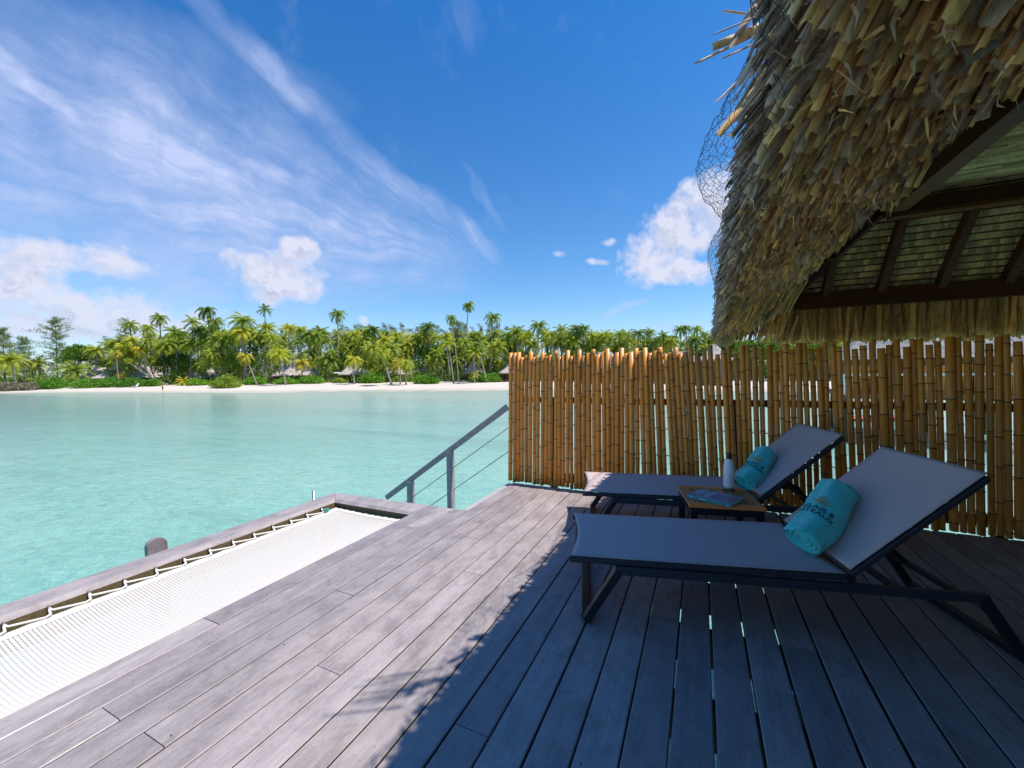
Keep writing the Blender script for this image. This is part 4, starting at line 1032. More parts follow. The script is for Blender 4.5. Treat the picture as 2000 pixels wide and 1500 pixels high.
M_TRUNK = simple('palm_trunk', (.30, .255, .20), .85, 0, .3, 6, .3); M_BARK = simple('dark_bark', (.10, .075, .05), .9, 0, .3, 4)
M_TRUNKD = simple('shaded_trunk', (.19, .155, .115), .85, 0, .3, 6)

def crown_mesh(seed, nf=24, L=3.2, droop=1.0, ll=.62):
    rs = random.Random(seed); mb = MB(); ga = 2.39996
    for k in range(nf):
        f = k/nf; az = k*ga+rs.uniform(-.2, .2); el = lerp(1.35, -.65, f**.8)+rs.uniform(-.12, .12); Lk = L*lerp(.72, 1.0, min(1, f*2))*rs.uniform(.88, 1.08)
        pts = []; P = Vector((0, 0, 0)); e = el; n = 11
        for i in range(n):
            pts.append(P.copy()); P = P+Vector((math.cos(az)*math.cos(e), math.sin(az)*math.cos(e), math.sin(e)))*(Lk/(n-1)); e -= droop*(.10+.16*i/n)*rs.uniform(.9, 1.1)
        sd_ = Vector((-math.sin(az), math.cos(az), 0)); mb.tube(pts, [.035*(1-i/n)+.006 for i in range(n)], 3, cap=False)
        tw = rs.uniform(-.5, .5)
        for i in range(2, 2*n-2):
            t_ = i/2; a = pts[int(t_)]; b = pts[min(n-1, int(t_)+1)]; Q = a.lerp(b, t_-int(t_)); dr = (b-a).normalized()
            w = ll*math.sin(math.pi*min(1, (t_+1)/(n+.5)))**.6
            for sg in (-1, 1):
                if rs.random() < .05: continue
                hang = rs.uniform(.35, .85)
                D = (sd_*sg*math.cos(tw*sg*.4)+dr*.55+Vector((0, 0, -hang))).normalized()*w*rs.uniform(.85, 1.1)
                wd = dr*.08
                mb.add([Q-wd, Q+wd, Q+D+wd*.25+Vector((0, 0, -.08*w)), Q+D-wd*.25+Vector((0, 0, -.08*w))], [(0, 1, 2, 3)])
    # heart and nuts
    mb.tube([(0, 0, -.55), (0, 0, .1)], [.13, .20], 6)
    return mb
CM = {}
CROWN = [crown_mesh(s, nf, L, dr, ll) for s, nf, L, dr, ll in ((1, 28, 3.2, 1.0, .62), (2, 22, 3.1, 1.25, .66), (3, 26, 3.3, .85, .6), (4, 20, 3.0, 1.4, .7), (5, 24, 3.2, 1.1, .62), (6, 16, 3.1, .8, .7))]
FM = {'g': F_G, 'y': F_Y, 'd': F_D, 'o': F_GOLD}
for ci, mb in enumerate(CROWN):
    for c, m_ in FM.items():
        CM[ci, c] = mb.build('crown', m_, link=False).data
def px_az(x, y=740):
    d = sight(x, y); return math.degrees(math.atan2(d.x, d.y)), d.z/math.hypot(d.x, d.y)
def ground_hit(x, y, smin=3, smax=60):
    az, sl_ = px_az(x, y); r0 = shore(az); best = smax
    s_ = smin
    while s_ < smax:
        if EYE+sl_*(r0+s_) < ground_z(az, r0+s_): best = s_; break
        s_ += .4
    return az, r0+best
def gpoint(az, r): return Vector((r*math.sin(R(az)), r*math.cos(R(az)), ground_z(az, r)))
LM = [(0, 'left edge of the view'), (175, 'long low hut'), (300, 'long low hut'), (345, 'two small round huts'), (425, 'spiky beach shrub'), (500, 'wide grey hut'), (580, 'wide grey hut'), (640, 'white parasol'), (695, 'hut beside the parasol'), (775, 'dark hut'), (840, 'front round bush'), (900, 'big broadleaf trees'), (930, 'pointed hut'), (985, 'end of the screen')]
def landmark(x): return min(LM, key=lambda a: abs(a[0]-x))[1]
CW = {'g': 'green', 'y': 'yellow-green', 'd': 'dark green', 'o': 'golden-yellow'}
palm_log = []
def palm(xb, yb, xc, yc, wpx, col, kind='front', bend=None, ci=None):
    az, r = ground_hit(xb, yb, 3 if kind == 'front' else 25, 45 if kind == 'front' else 70)
    B = gpoint(az, r); rc = r+random.uniform(-.8, .8); C = at_dist(xc, yc, rc*math.cos(R(0))); 
    dep = (C-O0).dot(CF); scl = wpx*dep/FPX/5.4
    h = (C.z-B.z); root = empty('coconut_palm', B)
    rel = C-B; lean = Vector((rel.x, rel.y, 0)); bd = bend if bend is not None else random.uniform(-.6, .6)
    pts = []; n = 9; side = Vector((-math.cos(R(az)), math.sin(R(az)), 0))
    for i in range(n):
        f = i/(n-1); pts.append(Vector((rel.x*f**1.15, rel.y*f**1.15, rel.z*f))+CR*bd*.12*lean.length*math.sin(math.pi*f)*1.0+CR*.10*bd*math.sin(math.pi*f))
    rt = max(.11, min(.2, .13*scl*1.1+.02)); mb = MB(); mb.tube(pts, [rt*1.75]+[rt*lerp(1.15, .75, i/(n-2)) for i in range(n-1)], 7)
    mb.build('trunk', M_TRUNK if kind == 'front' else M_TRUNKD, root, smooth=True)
    ci = random.randrange(len(CROWN)) if ci is None else ci
    mesh_obj('crown', CM[ci, col], root, rel, (random.uniform(-.15, .15), random.uniform(-.15, .15), random.uniform(0, 6.28)), (scl,)*3)
    palm_log.append((root, xc, yc, col, kind, h, wpx, (xb-xc))); return root
PL = [  # base px, crown px, crown width px, colour
(322,744,311,621,42,'g'),(332,747,288,641,38,'y'),(300,748,258,664,40,'y'),(260,746,254,634,40,'g'),(233,755,226,690,26,'o'),(186,753,190,684,46,'y'),(270,752,242,678,40,'y'),(307,752,273,681,36,'o'),(328,753,250,704,18,'y'),
(151,755,147,722,62,'g'),(34,758,20,704,60,'y'),(66,752,61,714,44,'g'),(78,752,74,708,46,'y'),(240,753,238,733,22,'o'),(230,750,222,672,44,'y'),(245,750,236,668,40,'y'),
(424,746,403,606,48,'d'),(427,742,420,628,44,'g'),(370,738,377,629,42,'g'),(346,740,342,649,46,'g'),(387,740,385,646,40,'d'),(478,744,474,626,58,'g'),(484,742,470,650,54,'y'),(521,745,517,604,33,'g'),(535,748,521,641,46,'y'),(440,745,434,668,72,'g'),
(566,738,564,643,44,'y'),(589,744,587,643,44,'y'),(604,744,602,654,42,'g'),(622,744,619,656,46,'g'),(502,752,479,696,42,'o'),(558,752,545,690,48,'y'),(590,749,589,709,38,'o'),(641,746,643,702,60,'g'),(521,747,516,695,42,'g'),(359,753,358,744,30,'o'),
(663,740,659,613,44,'g'),(693,740,691,654,40,'y'),(730,740,728,645,40,'d'),(755,744,752,664,54,'y'),(765,752,745,688,50,'y'),(692,750,691,702,48,'y'),(715,740,716,693,44,'y'),(838,738,828,657,36,'y'),(896,747,881,620,34,'g'),(906,743,915,595,36,'g'),(957,745,963,620,42,'g'),
(886,748,875,671,40,'y'),(880,745,871,657,44,'y'),(927,748,927,689,38,'y'),(950,747,932,674,44,'g'),(956,745,962,681,48,'y'),(976,744,990,656,44,'g'),(782,750,782,707,36,'o'),(793,752,793,710,42,'y'),(779,746,772,715,32,'o'),(926,748,926,730,24,'o'),(840,742,835,640,42,'d'),(785,742,777,667,40,'g'),(798,742,796,674,44,'y'),(820,742,812,668,40,'g'),(705,742,703,672,40,'g'),(1010,744,1009,650,44,'g')]
for a in PL: palm(*a[:6], bend=(-1.5 if a[0] == 328 else None), ci=(5 if a[1]-a[3] < 20 else None))
PB = [(1052,636,46,'g'),(1097,644,42,'g'),(1124,643,36,'d'),(1140,642,36,'d'),(1156,657,46,'y'),(1183,655,42,'y'),(1209,654,38,'g'),(1247,651,38,'d'),(1268,649,34,'g'),(1295,656,34,'d'),(1329,644,34,'g'),(1340,641,30,'d'),(1361,643,34,'g'),(1377,653,30,'g'),(1396,657,34,'g'),(1420,662,36,'g'),(1025,660,44,'y'),(1075,655,44,'y'),(1110,662,40,'g'),(1225,664,38,'y'),(1280,667,36,'g'),(1310,667,38,'y'),(1170,668,40,'g')]
for xc, yc, w, c in PB: palm(xc+random.uniform(-8, 8), 744, xc, yc, w, c, 'back')
random.seed(21)
for q in range(115):
    xc = random.uniform(205, 1440); lo = interp([205, 300, 420, 640, 1000, 1440], [676, 652, 642, 650, 648, 662], xc)
    yc = lo+random.uniform(0, 46)*random.random()**.8
    palm(xc+random.uniform(-12, 12), 742, xc, yc, random.uniform(34, 50), random.choice('ggyyd'), 'fill')
for q in range(70):
    xc = random.uniform(205, 1440); palm(xc+random.uniform(-6, 6), 743, xc, random.uniform(690, 720), random.uniform(32, 46), random.choice('ggyyyd'), 'fill')
# the grove between and behind those palms: too many crowns to count, one mass
gm = {'g': MB(), 'y': MB()}; SM = [(s, crown_mesh(s, 18, 3.2, 1.1, .62)) for s in (11, 12, 13)]
for q in range(300):
    xc = random.uniform(195, 1720); lo = interp([195, 300, 420, 640, 1000, 1440, 1720], [690, 662, 652, 660, 658, 672, 672], xc); yc = lo+random.uniform(0, 58)
    az_, sl_ = px_az(xc, yc); rr_ = shore(az_)+bw(az_)+random.uniform(4, 46); C = at_dist(xc, min(yc, 727), rr_); tgt = gm['y' if random.random() < .42 else 'g']; src = random.choice(SM)[1]; sc_ = random.uniform(.95, 1.35); th = random.uniform(0, 6.28); c_, s_ = math.cos(th)*sc_, math.sin(th)*sc_
    o_ = len(tgt.v); tgt.v.extend([(C.x+x*c_-y*s_, C.y+x*s_+y*c_, C.z+z*sc_) for x, y, z in src.v]); tgt.f.extend([tuple(i+o_ for i in f) for f in src.f])
for c_, mb in gm.items(): mb.m = [0]*len(mb.f); tag(mb.build('palm_grove', FM[c_]), kind='stuff')
# labels: height, colour, lean, landmark; ordinals where two would read alike
from collections import defaultdict
bk_ = defaultdict(list); fill_ = defaultdict(list)
for root, xc, yc, col, kind, h, w, ln in palm_log:
    if kind == 'fill' or kind == 'back':
        where = 'over the end of' if xc < 1100 else 'over the left half of' if xc < 1200 else 'over the middle of' if xc < 1300 else 'near the thatch above'
        part = where+' the bamboo screen' if xc >= 1000 else 'behind the '+landmark(xc)
        lo_ = interp([205, 300, 420, 640, 1000, 1440], [676, 652, 642, 650, 648, 662], xc); part = ('lower, ' if yc > lo_+16 else 'high crowned, ')+part
        fill_[(col, part)].append((xc, root)); root['category'] = 'palm tree'; root['group'] = 'coconut palms ' + part + ', ' + CW[col]
    else:
        sz = 'towering' if yc < 625 else 'tall' if yc < 660 else 'middling' if yc < 695 else 'low'
        le = 'leaning left' if ln > 12 else 'leaning right' if ln < -8 else 'upright'
        bk_[(sz, CW[col], le, landmark(xc))].append((xc, root))
ORD = ['leftmost', 'second from left', 'third from left', 'fourth from left', 'fifth from left', 'sixth from left']
ORF = ['leftmost', 'second', 'third', 'fourth', 'fifth', 'sixth', 'seventh', 'eighth', 'ninth', 'tenth', 'eleventh', 'twelfth', 'thirteenth', 'fourteenth', 'fifteenth', 'sixteenth']
for (c, part), v in fill_.items():
    v.sort(key=lambda a: a[0])
    for i, (xc, root) in enumerate(v):
        o_ = '' if len(v) == 1 else (', leftmost' if i == 0 else ', rightmost' if i == len(v)-1 else ', %s from left' % ORF[min(i, 15)])
        root['label'] = '%s palm, %s%s' % (CW[c], part, o_)
for (sz, c, le, lm), v in bk_.items():
    v.sort(key=lambda a: a[0])
    for i, (xc, root) in enumerate(v):
        pre = '' if len(v) == 1 else ', '+ORD[min(i, 5)]
        root['label'] = '%s %s %s palm by the %s%s' % (sz, le, c, lm, pre)
        root['category'] = 'palm tree'; root['group'] = 'coconut palms along the beach front'

def leafcloud(mb, c, rx, ry, rz, n, size, rs, hollow=.35):
    c = Vector(c)
    for _ in range(n):
        while True:
            v = Vector((rs.uniform(-1, 1), rs.uniform(-1, 1), rs.uniform(-.6, 1)))
            if hollow < v.length < 1+.18*rs.random(): break
        P = c+Vector((v.x*rx, v.y*ry, v.z*rz)); a = Vector((rs.uniform(-1, 1), rs.uniform(-1, 1), rs.uniform(-1, .4))).normalized(); b = a.cross(Vector((rs.uniform(-1, 1), rs.uniform(-1, 1), rs.uniform(-1, 1)))).normalized()
        s_ = size*rs.uniform(.6, 1.3)
        mb.add([P-b*s_*.3, P+a*s_*.5-b*s_*.1, P+a*s_, P+a*s_*.5+b*s_*.4], [(0, 1, 2, 3)])
def broad(x, yb, ytop, wpx, mat, label, cat, name, group=None, kind='tree', back=0, leafs=1500, lsize=.42, seed=1):
    rs = random.Random(seed); az, r = ground_hit(x, yb, 4, 48+back); r += back; B = gpoint(az, r); T = at_dist(x, ytop, r); dep = (T-O0).dot(CF); W2 = wpx*dep/FPX/2; h = T.z-B.z
    root = empty(name, B, 0, label, cat, group); mb = MB(); tr = MB()
    if kind == 'tree':
        leafs *= 2; lsize *= 1.15
        nb = 16; tr.tube([(0, 0, 0), (.1, 0, h*.3), (0, .1, h*.55)], [.28, .2, .12], 7)
        for k in range(nb):
            a = k*2.4; q = math.sqrt((k+.5)/nb); cz = h*(.62+.30*math.sqrt(max(0, 1-q*q))*rs.uniform(.7, 1.05)-.22*q*rs.random()); c = (W2*.72*q*math.cos(a), W2*.72*q*math.sin(a), cz)
            leafcloud(mb, c, W2*.34, W2*.34, min(W2*.3, h*.22), leafs//nb, lsize, rs); tr.tube([(0, 0, h*.35), Vector(c)*.8], [.09, .03], 5)
        tr.build('trunk', M_BARK, root)
    else:
        nb = 14
        for k in range(nb):
            a = k*2.4; q = math.sqrt((k+.5)/nb); hh = h*(1-.45*q*q)*rs.uniform(.8, 1.05); c = (W2*.8*q*math.cos(a), W2*.8*q*math.sin(a)*.6, hh*.42)
            leafcloud(mb, c, W2*.32, W2*.3, hh*.55, leafs//nb, lsize, rs, .5)
    mb.build('crown' if kind == 'tree' else 'foliage', mat, root); return root
broad(346,745,688,78,F_BD,'big dark rounded broadleaf tree left of the two small round huts','tree','broadleaf_tree',seed=1,leafs=2600)
broad(372,745,700,50,F_B,'smaller broadleaf tree just behind the two small round huts','tree','broadleaf_tree',seed=11,leafs=1800)
broad(450,744,692,92,F_BL,'wide light green sea-grape tree right of the two small round huts','tree','broadleaf_tree',seed=2,leafs=3000)
broad(480,744,694,56,F_B,'green broadleaf tree behind the golden palm beside the sea-grape tree','tree','broadleaf_tree',seed=12,leafs=1500)
broad(844,743,675,84,F_B,'left one of the big rounded dark green trees over the dark hut','tree','broadleaf_tree',seed=3,leafs=3400)
broad(898,743,668,66,F_BD,'right one of the big rounded dark green trees, beside the pointed hut','tree','broadleaf_tree',seed=4,leafs=2800)
broad(153,745,668,56,F_B,'glossy round-headed tree right of the tall feathery ironwood','tree','broadleaf_tree',seed=5,leafs=1600,lsize=.6)
broad(175,745,678,50,F_BD,'dark tree behind the left end of the long low hut','tree','broadleaf_tree',seed=15,leafs=1500)
broad(1425,742,668,90,F_BL,'bright green tree seen just left of the thatch above the screen','tree','broadleaf_tree',seed=6,leafs=2500)
broad(1520,742,655,90,F_BL,'bright green tree seen under the thatch fringe above the screen','tree','broadleaf_tree',seed=16,leafs=2500)
broad(1590,742,656,90,F_B,'green tree under the fringe, right of the brightest tree','tree','broadleaf_tree',seed=17,leafs=2000)
broad(1665,742,656,90,F_BL,'green tree under the fringe, just left of the neighbouring bungalow','tree','broadleaf_tree',seed=18,leafs=2200)
broad(1465,742,662,70,F_B,'dark green tree right below the corner of the thatch','tree','broadleaf_tree',seed=19,leafs=2200)
for i, (x, yb, yt, w, m_, lb) in enumerate([(100,759,733,62,F_NAU,'green beach shrub below the tall ironwood, left of the big-leaved palm'),(170,757,735,72,F_NAU,'green beach shrub under the left end of the long low hut'),(215,756,733,60,F_NAU,'green beach shrub in front of the middle of the long low hut'),(262,755,734,66,F_NAU,'green beach shrub in front of the right part of the long low hut'),(300,754,736,34,F_NAU,'small shrub right of the long low hut'),
 (385,752,735,60,F_NAU,'shrub spreading in front of the two small round huts'),(442,757,728,68,F_G,'spiky olive shrub standing alone on the sand'),(500,751,733,50,F_NAU,'shrub left of the wide grey-roofed hut, behind the golden palm'),(560,750,735,60,F_NAU,'shrub in front of the left wing of the wide grey-roofed hut'),(608,749,730,60,F_NAU,'shrub right of the wide grey-roofed hut'),(664,748,737,30,F_BL,'small pale shrub below the white parasol'),
 (726,748,719,58,F_NAU,'round green bush right of the hut beside the white parasol'),(833,749,727,56,F_NAU,'low round bush in front of the half hidden dark hut'),(949,746,723,66,F_NAU,'round green bush right of the pointed hut'),(20,763,742,60,F_GREY,'grey twiggy scrub at the left edge of the beach'),(55,762,744,44,F_GREY,'grey twiggy scrub between the two leftmost palms')]):
    broad(x, yb, yt, w, m_, lb, 'shrub', 'beach_shrub', 'shrubs along the top of the beach', 'shrub', leafs=3200, lsize=.5, seed=30+i)

def ironwood(x, yb, ytop, wpx, mat, label, group=None, back=0, n=60, seed=1, dens=26, kind='tall'):
    dens = int(dens*2.4)
    rs = random.Random(seed); az, r = ground_hit(x, yb, 6, 48); r += back; B = gpoint(az, r); T = at_dist(x, ytop, r); dep = (T-O0).dot(CF); W2 = wpx*dep/FPX/2; h = T.z-B.z
    root = empty('ironwood_tree', B, 0, label, 'tree', group); mb = MB(); tr = MB(); tr.tube([(0, 0, 0), (.1, 0, h*.5), (0, .1, h*.97)], [.22, .13, .02], 6)
    for k in range(n):
        f = (k+.5)/n; z = h*lerp(.18, .99, f); a = k*2.4+rs.uniform(-.3, .3); z += rs.gauss(0, .35); L = W2*(1.0-f**2.6*.75)*rs.uniform(.25, 1.1)*(.8+.4*math.sin(k*.9+seed))+.3
        E_ = Vector((math.cos(a)*L, math.sin(a)*L, z+L*rs.uniform(.1, .55))); S0 = Vector((0, 0, z-.1)); tr.tube([S0, E_], [.035, .008], 3, cap=False)
        for q in range(dens):
            P = S0.lerp(E_, rs.uniform(.3, 1.05))+Vector((rs.gauss(0, .36), rs.gauss(0, .36), rs.gauss(0, .30))); d = Vector((rs.uniform(-1, 1), rs.uniform(-1, 1), rs.uniform(-.4, 1.3))).normalized()*rs.uniform(.25, .6)
            s_ = d.cross(Vector((rs.uniform(-1, 1), rs.uniform(-1, 1), rs.uniform(-1, 1)))).normalized()*.075; mb.add([P-s_, P+s_, P+d], [(0, 1, 2)])
    tr.build('trunk', M_BARK, root); mb.build('crown', mat, root); return root
ironwood(113,752,622,84,F_IW,'tall feathery ironwood tree standing against the sky at left',seed=1,n=70,dens=44)
ironwood(10,755,644,72,F_IW,'bushy blue-green ironwood at the left edge of the view',seed=2,n=60,dens=44)
ironwood(48,755,660,50,F_IW,'lower ironwood between the two big left ironwoods',seed=3,n=50,dens=34)
ironwood(-30,757,640,70,F_IW,'ironwood half cut off by the left edge of the view',seed=4,n=50,dens=30)
ironwood(250,750,622,60,F_IW,'thin grey-green ironwood rising behind the palms of the long low hut',seed=5,n=50,dens=24,back=8)
ironwood(896,744,628,70,F_IW,'ironwood behind the tallest right-hand palms, over the belt',seed=6,n=60,dens=34,back=10)
def ORN(q): return ORF[q] if 0 < q < 15 else 'first' if q == 0 else ['sixteenth', 'seventeenth', 'eighteenth', 'nineteenth', 'twentieth', 'twenty-first', 'twenty-second', 'twenty-third', 'twenty-fourth', 'twenty-fifth', 'twenty-sixth', 'twenty-seventh', 'twenty-eighth', 'twenty-ninth', 'thirtieth', 'thirty-first', 'thirty-second', 'thirty-third', 'thirty-fourth'][q-15]
for q in range(34):
    x = 560+q*13.5+random.uniform(-5, 5); lab = 'hazy brown-green ironwood on the skyline, %s tree of that belt from the left' % ORN(q)
    ironwood(x, 744, random.uniform(630, 643) if x > 660 else random.uniform(640, 652), random.uniform(34, 52), F_IWB, lab, 'ironwoods of the belt behind the grove', back=random.uniform(26, 40), n=34, seed=50+q, dens=26)
for q in range(12):
    x = 215+q*28+random.uniform(-8, 8)
    ironwood(x, 746, random.uniform(652, 668), random.uniform(38, 52), F_IW, 'grey-green ironwood behind the left palms, %s of that row from the left' % ORN(q), 'ironwoods behind the left palms', back=random.uniform(16, 30), n=34, seed=150+q, dens=26)
# dark understorey of the grove
rs = random.Random(5); um = MB(); ul = MB()
for q in range(2000):
    az = rs.uniform(-80, 22) if q % 7 else rs.uniform(22, 60); r = shore(az)+bw(az)+rs.uniform(5, 60); B = gpoint(az, r); h = rs.uniform(1.0, 4.6)+(rs.uniform(1, 5) if r-shore(az)-bw(az) > 22 else 0)
    if az < -64: h *= .8
    leafcloud(um if rs.random() < .35 else ul, B+Vector((0, 0, h*.45)), rs.uniform(1.4, 3.0), rs.uniform(1.4, 3.0), h*.55, 50, .75, rs, .3)
tag(um.build('understorey', F_BD), kind='stuff'); tag(ul.build('understorey', F_BL2), kind='stuff')

# ------------------------------------------------------------------ huts on the beach
def mat_thatch_far():
    m, t, p = new_mat('far_grey_thatch'); g = geo_pos(t); z = t.sep(g)[2]
    n = t.noise(t.map(g, (3, 3, 1.2)), 1, 5, .7); l = t.m('SINE', t.m('MULTIPLY', z, 22.)); c = t.mixc(n, (.32, .26, .235, 1), (.56, .48, .44, 1)); c = t.mixc(t.mr(l, .6, 1, 0, .3), c, (.14, .11, .10, 1))
    t.l.new(c, p.inputs['Base Color']); p.inputs['Roughness'].default_value = .95; bump(t, p, n, .8, .15); return m
M_FT = mat_thatch_far(); M_HW = wood('hut_wall_wood', ((.12, .065, .03), (.22, .13, .06)), .8); M_HOLE = simple('dark_hut_interior', (.015, .013, .012), .9); M_WHITE = simple('white_cloth', (.75, .75, .74), .8); M_GLASSY = simple('hut_glass', (.12, .16, .20), .15)
def hut(x0, x1, ytop, yeave, yb, label, ridge=.35, back=0, name='thatched_hut', walls=True, deckh=.45):
    xc_, hw = (x0+x1)/2, (x1-x0)/2*1.12; x0, x1 = xc_-hw, xc_+hw; xm = (x0+x1)/2; az, r = ground_hit(xm, yb, 6, 50); r += back-3; B = gpoint(az, r); T = at_dist(xm, ytop, r); Ev = at_dist(xm, yeave, r); dep = (B-O0).dot(CF); Wd = (x1-x0)*dep/FPX*math.cos(math.atan((xm-1000)/FPX))**0
    rz = -R(az); root = empty(name, B, rz, label, 'hut', 'thatched huts along the beach'); hT, hE = T.z-B.z, Ev.z-B.z; a = Wd/2; b = min(a, 3.2)*.95; rg = a*ridge
    mb = MB(); n = 28; seg = 9; rows_ = []
    for i in range(seg+1):
        f = i/seg; row = []
        for j in range(n+1):
            t_ = 2*math.pi*j/n; cx, cy = math.cos(t_), math.sin(t_); k = (abs(cx)**4+abs(cy)**4)**-.25
            px_, py_ = lerp(cx*k*a, max(-rg, min(rg, cx*k*a)) , f), cy*k*b*(1-f)
            z = lerp(hE, hT, f)-.12*math.sin(f*math.pi)*(hT-hE); w = .07*mnoise.noise(Vector((cx*4, cy*4+x0, f*6))); row.append((px_*(1+w*.3*(1-f)), py_*(1+w*.3), z+w+(.05*(i % 2))))
        rows_.append(row)
    mb.grid(rows_); lip = [[(p[0], p[1], p[2]) for p in rows_[0]], [(p[0]*.93, p[1]*.93, p[2]-.28) for p in rows_[0]], [(0, 0, hE-.1)]*(n+1)]; mb.grid(lip); mb.build('roof', M_FT, root, smooth=False)
    if walls:
        w = a*.78; d = b*.72
        o = MB(); o.box((-w-.3, -d-1.1, deckh-.14), (w+.3, d, deckh)); o.build('deck', M_HW, root)
        o = MB(); o.box((-w, -d+.9, deckh), (w, d, hE)); o.build('wall', M_HW, root)
        for q in range(max(2, int(w/1.1))):
            xx = lerp(-w*.72, w*.72, (q+.5)/max(2, int(w/1.1))); f = MB(); f.box((xx-.45, -d+.84, deckh+.05), (xx+.45, -d+.905, hE-.25)); fo_ = f.build('door', M_GLASSY if q % 2 else M_HOLE, root)
        for xx in (-w-.1, -w*.33, w*.33, w+.1): o = MB(); o.box((xx-.06, -d-.9, 0), (xx+.06, -d-.78, hE)); o.build('post', M_HW, root)
    return root
hut(172,246,718,737,752,'left wing of the long low hut at the left end of the beach',back=3)
hut(205,302,712,738,752,'long low hut with the highest purple-grey hump, behind leaning palms',back=5)
hut(262,318,716,737,751,'right wing of the long low hut, half behind dark foliage',back=3)
hut(369,391,721,737,750,'left of the two small round-topped huts',ridge=.1,back=2); hut(398,426,717,737,749,'right of the two small huts, half hidden by the sea-grape tree',ridge=.1,back=3)
hut(536,580,716,734,748,'lower left wing of the wide grey-roofed hut',back=2); hut(553,619,710,733,748,'wide hut with a long pale grey roof near the centre of the beach',back=4)
hut(666,725,710,731,746,'grey-roofed hut with a lit doorway beside the white parasol'); hut(757,792,715,731,745,'small grey roof left of the half hidden dark hut'); hut(792,852,719,731,744,'dark hut half hidden behind palms and a round bush',back=3)
hut(906,946,702,728,744,'pointed hut with a steep conical thatched roof',ridge=.02); hut(976,1012,710,728,744,'hut whose roof shows beside the free end of the bamboo screen',ridge=.1)
hut(1150,1215,688,718,745,'hut glimpsed through the gaps in the middle of the screen',back=0); hut(1293,1368,687,708,745,'long flat grey roof showing above the bamboo screen'); hut(1366,1425,673,702,748,'steep grey roof rising just left of the thatch above the screen',ridge=.1)
# white parasol, beach chair, person, driftwood
az, r = ground_hit(660, 747); B = gpoint(az, r); T = at_dist(660, 726, r); h = T.z-B.z
pr = empty('beach_parasol', B, 0, 'white beach parasol between the wide hut and the hut with the lit doorway', 'parasol')
o = MB(); o.lathe([(0, h), (.6, h-.12), (1.25, h-.42), (1.2, h-.46)], 16); o.build('canopy', M_WHITE, pr); o = MB(); o.tube([(0, 0, 0), (0, 0, h)], .035, 6); o.build('pole', M_HW, pr)
az, r = ground_hit(263, 757); B = gpoint(az, r)
bc = empty('beach_chair', B, 2.0, 'pale reclined beach chair on the sand in front of the long low hut', 'beach chair')
o = MB(); o.box((-.9, -.3, .28), (.5, .3, .34)); o.build('seat', M_WHITE, bc); o = MB(); o.bar((.5, 0, .30), (1.1, 0, 1.15), .6, .05, up=(0, 0, 1)); o.build('backrest', M_WHITE, bc)
o = MB(); [o.box((x-.03, y-.03, 0), (x+.03, y+.03, .28)) for x in (-.8, .4) for y in (-.26, .26)]; o.build('leg_frame', M_HW, bc)
for i, (x, yb, w, lb) in enumerate(((694, 747, 0, 'white sun bed on the deck front of the hut beside the parasol'), (765, 745, 0, 'left white beach bed before the dark hut'), (775, 745, 0, 'right white beach bed before the dark hut'), (896, 744, 0, 'white sun bed left of the pointed hut'), (989, 744, 0, 'white sun bed by the hut at the free end of the screen'))):
    az, r = ground_hit(x, yb); B = gpoint(az, r); c = empty('sun_bed', B, random.uniform(0, 1), lb, 'sun bed', 'white sun beds before the huts')
    o = MB(); o.box((-.95, -.33, .25), (.45, .33, .36)); o.build('mattress', M_WHITE, c); o = MB(); o.bar((.45, 0, .32), (.98, 0, .85), .66, .09); o.build('backrest', M_WHITE, c)
    o = MB(); o.box((-.8, -.28, 0), (-.72, .28, .25)); o.box((.5, -.28, 0), (.58, .28, .25)); o.build('leg_frame', M_HW, c)
for i, (x, yb, lb) in enumerate(((72, 760, 'brown driftwood log at the waterline, left one of the two'), (88, 759, 'greyer driftwood log at the waterline, right one of the two'))):
    az, r = ground_hit(x, yb); B = gpoint(az, r); o = MB(); o.tube([(-1.6, 0, .25), (-.4, .2, .7), (.8, -.1, .55), (1.7, .1, .15)], [.25, .55, .48, .15], 8); ob = o.build('driftwood_log', simple('driftwood', (.25, .19, .14), .9, 0, .4, 2), smooth=True); ob.location = B; tag(ob, lb, 'driftwood')
# the person walking on the sand (one skinned body, shorts as clothing)
az, r = ground_hit(318, 766, 1, 20); B = gpoint(az, r); Hh = 1.62
me = bpy.data.meshes.new('person'); V = [(0, 0, .52), (0, 0, .62), (0, 0, .74), (0, 0, .82), (0, 0, .87), (0, .01, .95), (.055, 0, .50), (.06, -.03, .28), (.065, .02, .03), (.07, -.06, .01), (-.055, 0, .50), (-.06, .04, .28), (-.065, .08, .03), (-.07, .0, .01), (.11, 0, .80), (.14, -.02, .64), (.15, -.07, .50), (.15, -.09, .46), (-.11, 0, .80), (-.14, .02, .64), (-.15, -.02, .50), (-.15, -.04, .46), (0, 0, .99)]
Ed = [(0, 1), (1, 2), (2, 3), (3, 4), (4, 5), (5, 22), (0, 6), (6, 7), (7, 8), (8, 9), (0, 10), (10, 11), (11, 12), (12, 13), (3, 14), (14, 15), (15, 16), (16, 17), (3, 18), (18, 19), (19, 20), (20, 21)]
me.from_pydata([Vector(v)*Hh for v in V], Ed, []); pe = bpy.data.objects.new('person', me); COL.objects.link(pe); pe.location = B; me.materials.append(simple('tanned_skin', (.36, .19, .12), .6))
sk = pe.modifiers.new('s', 'SKIN'); rad = [.085, .075, .09, .07, .035, .062, .06, .045, .028, .022, .06, .045, .028, .022, .042, .032, .024, .02, .042, .032, .024, .02, .045]
for i, v in enumerate(me.skin_vertices[0].data): v.radius = (rad[i]*Hh*.8,)*2; v.use_root = (i == 0)
pe.modifiers.new('ss', 'SUBSURF').levels = 2; tag(pe, 'small distant person in dark red swimwear walking along the wet sand', 'person')
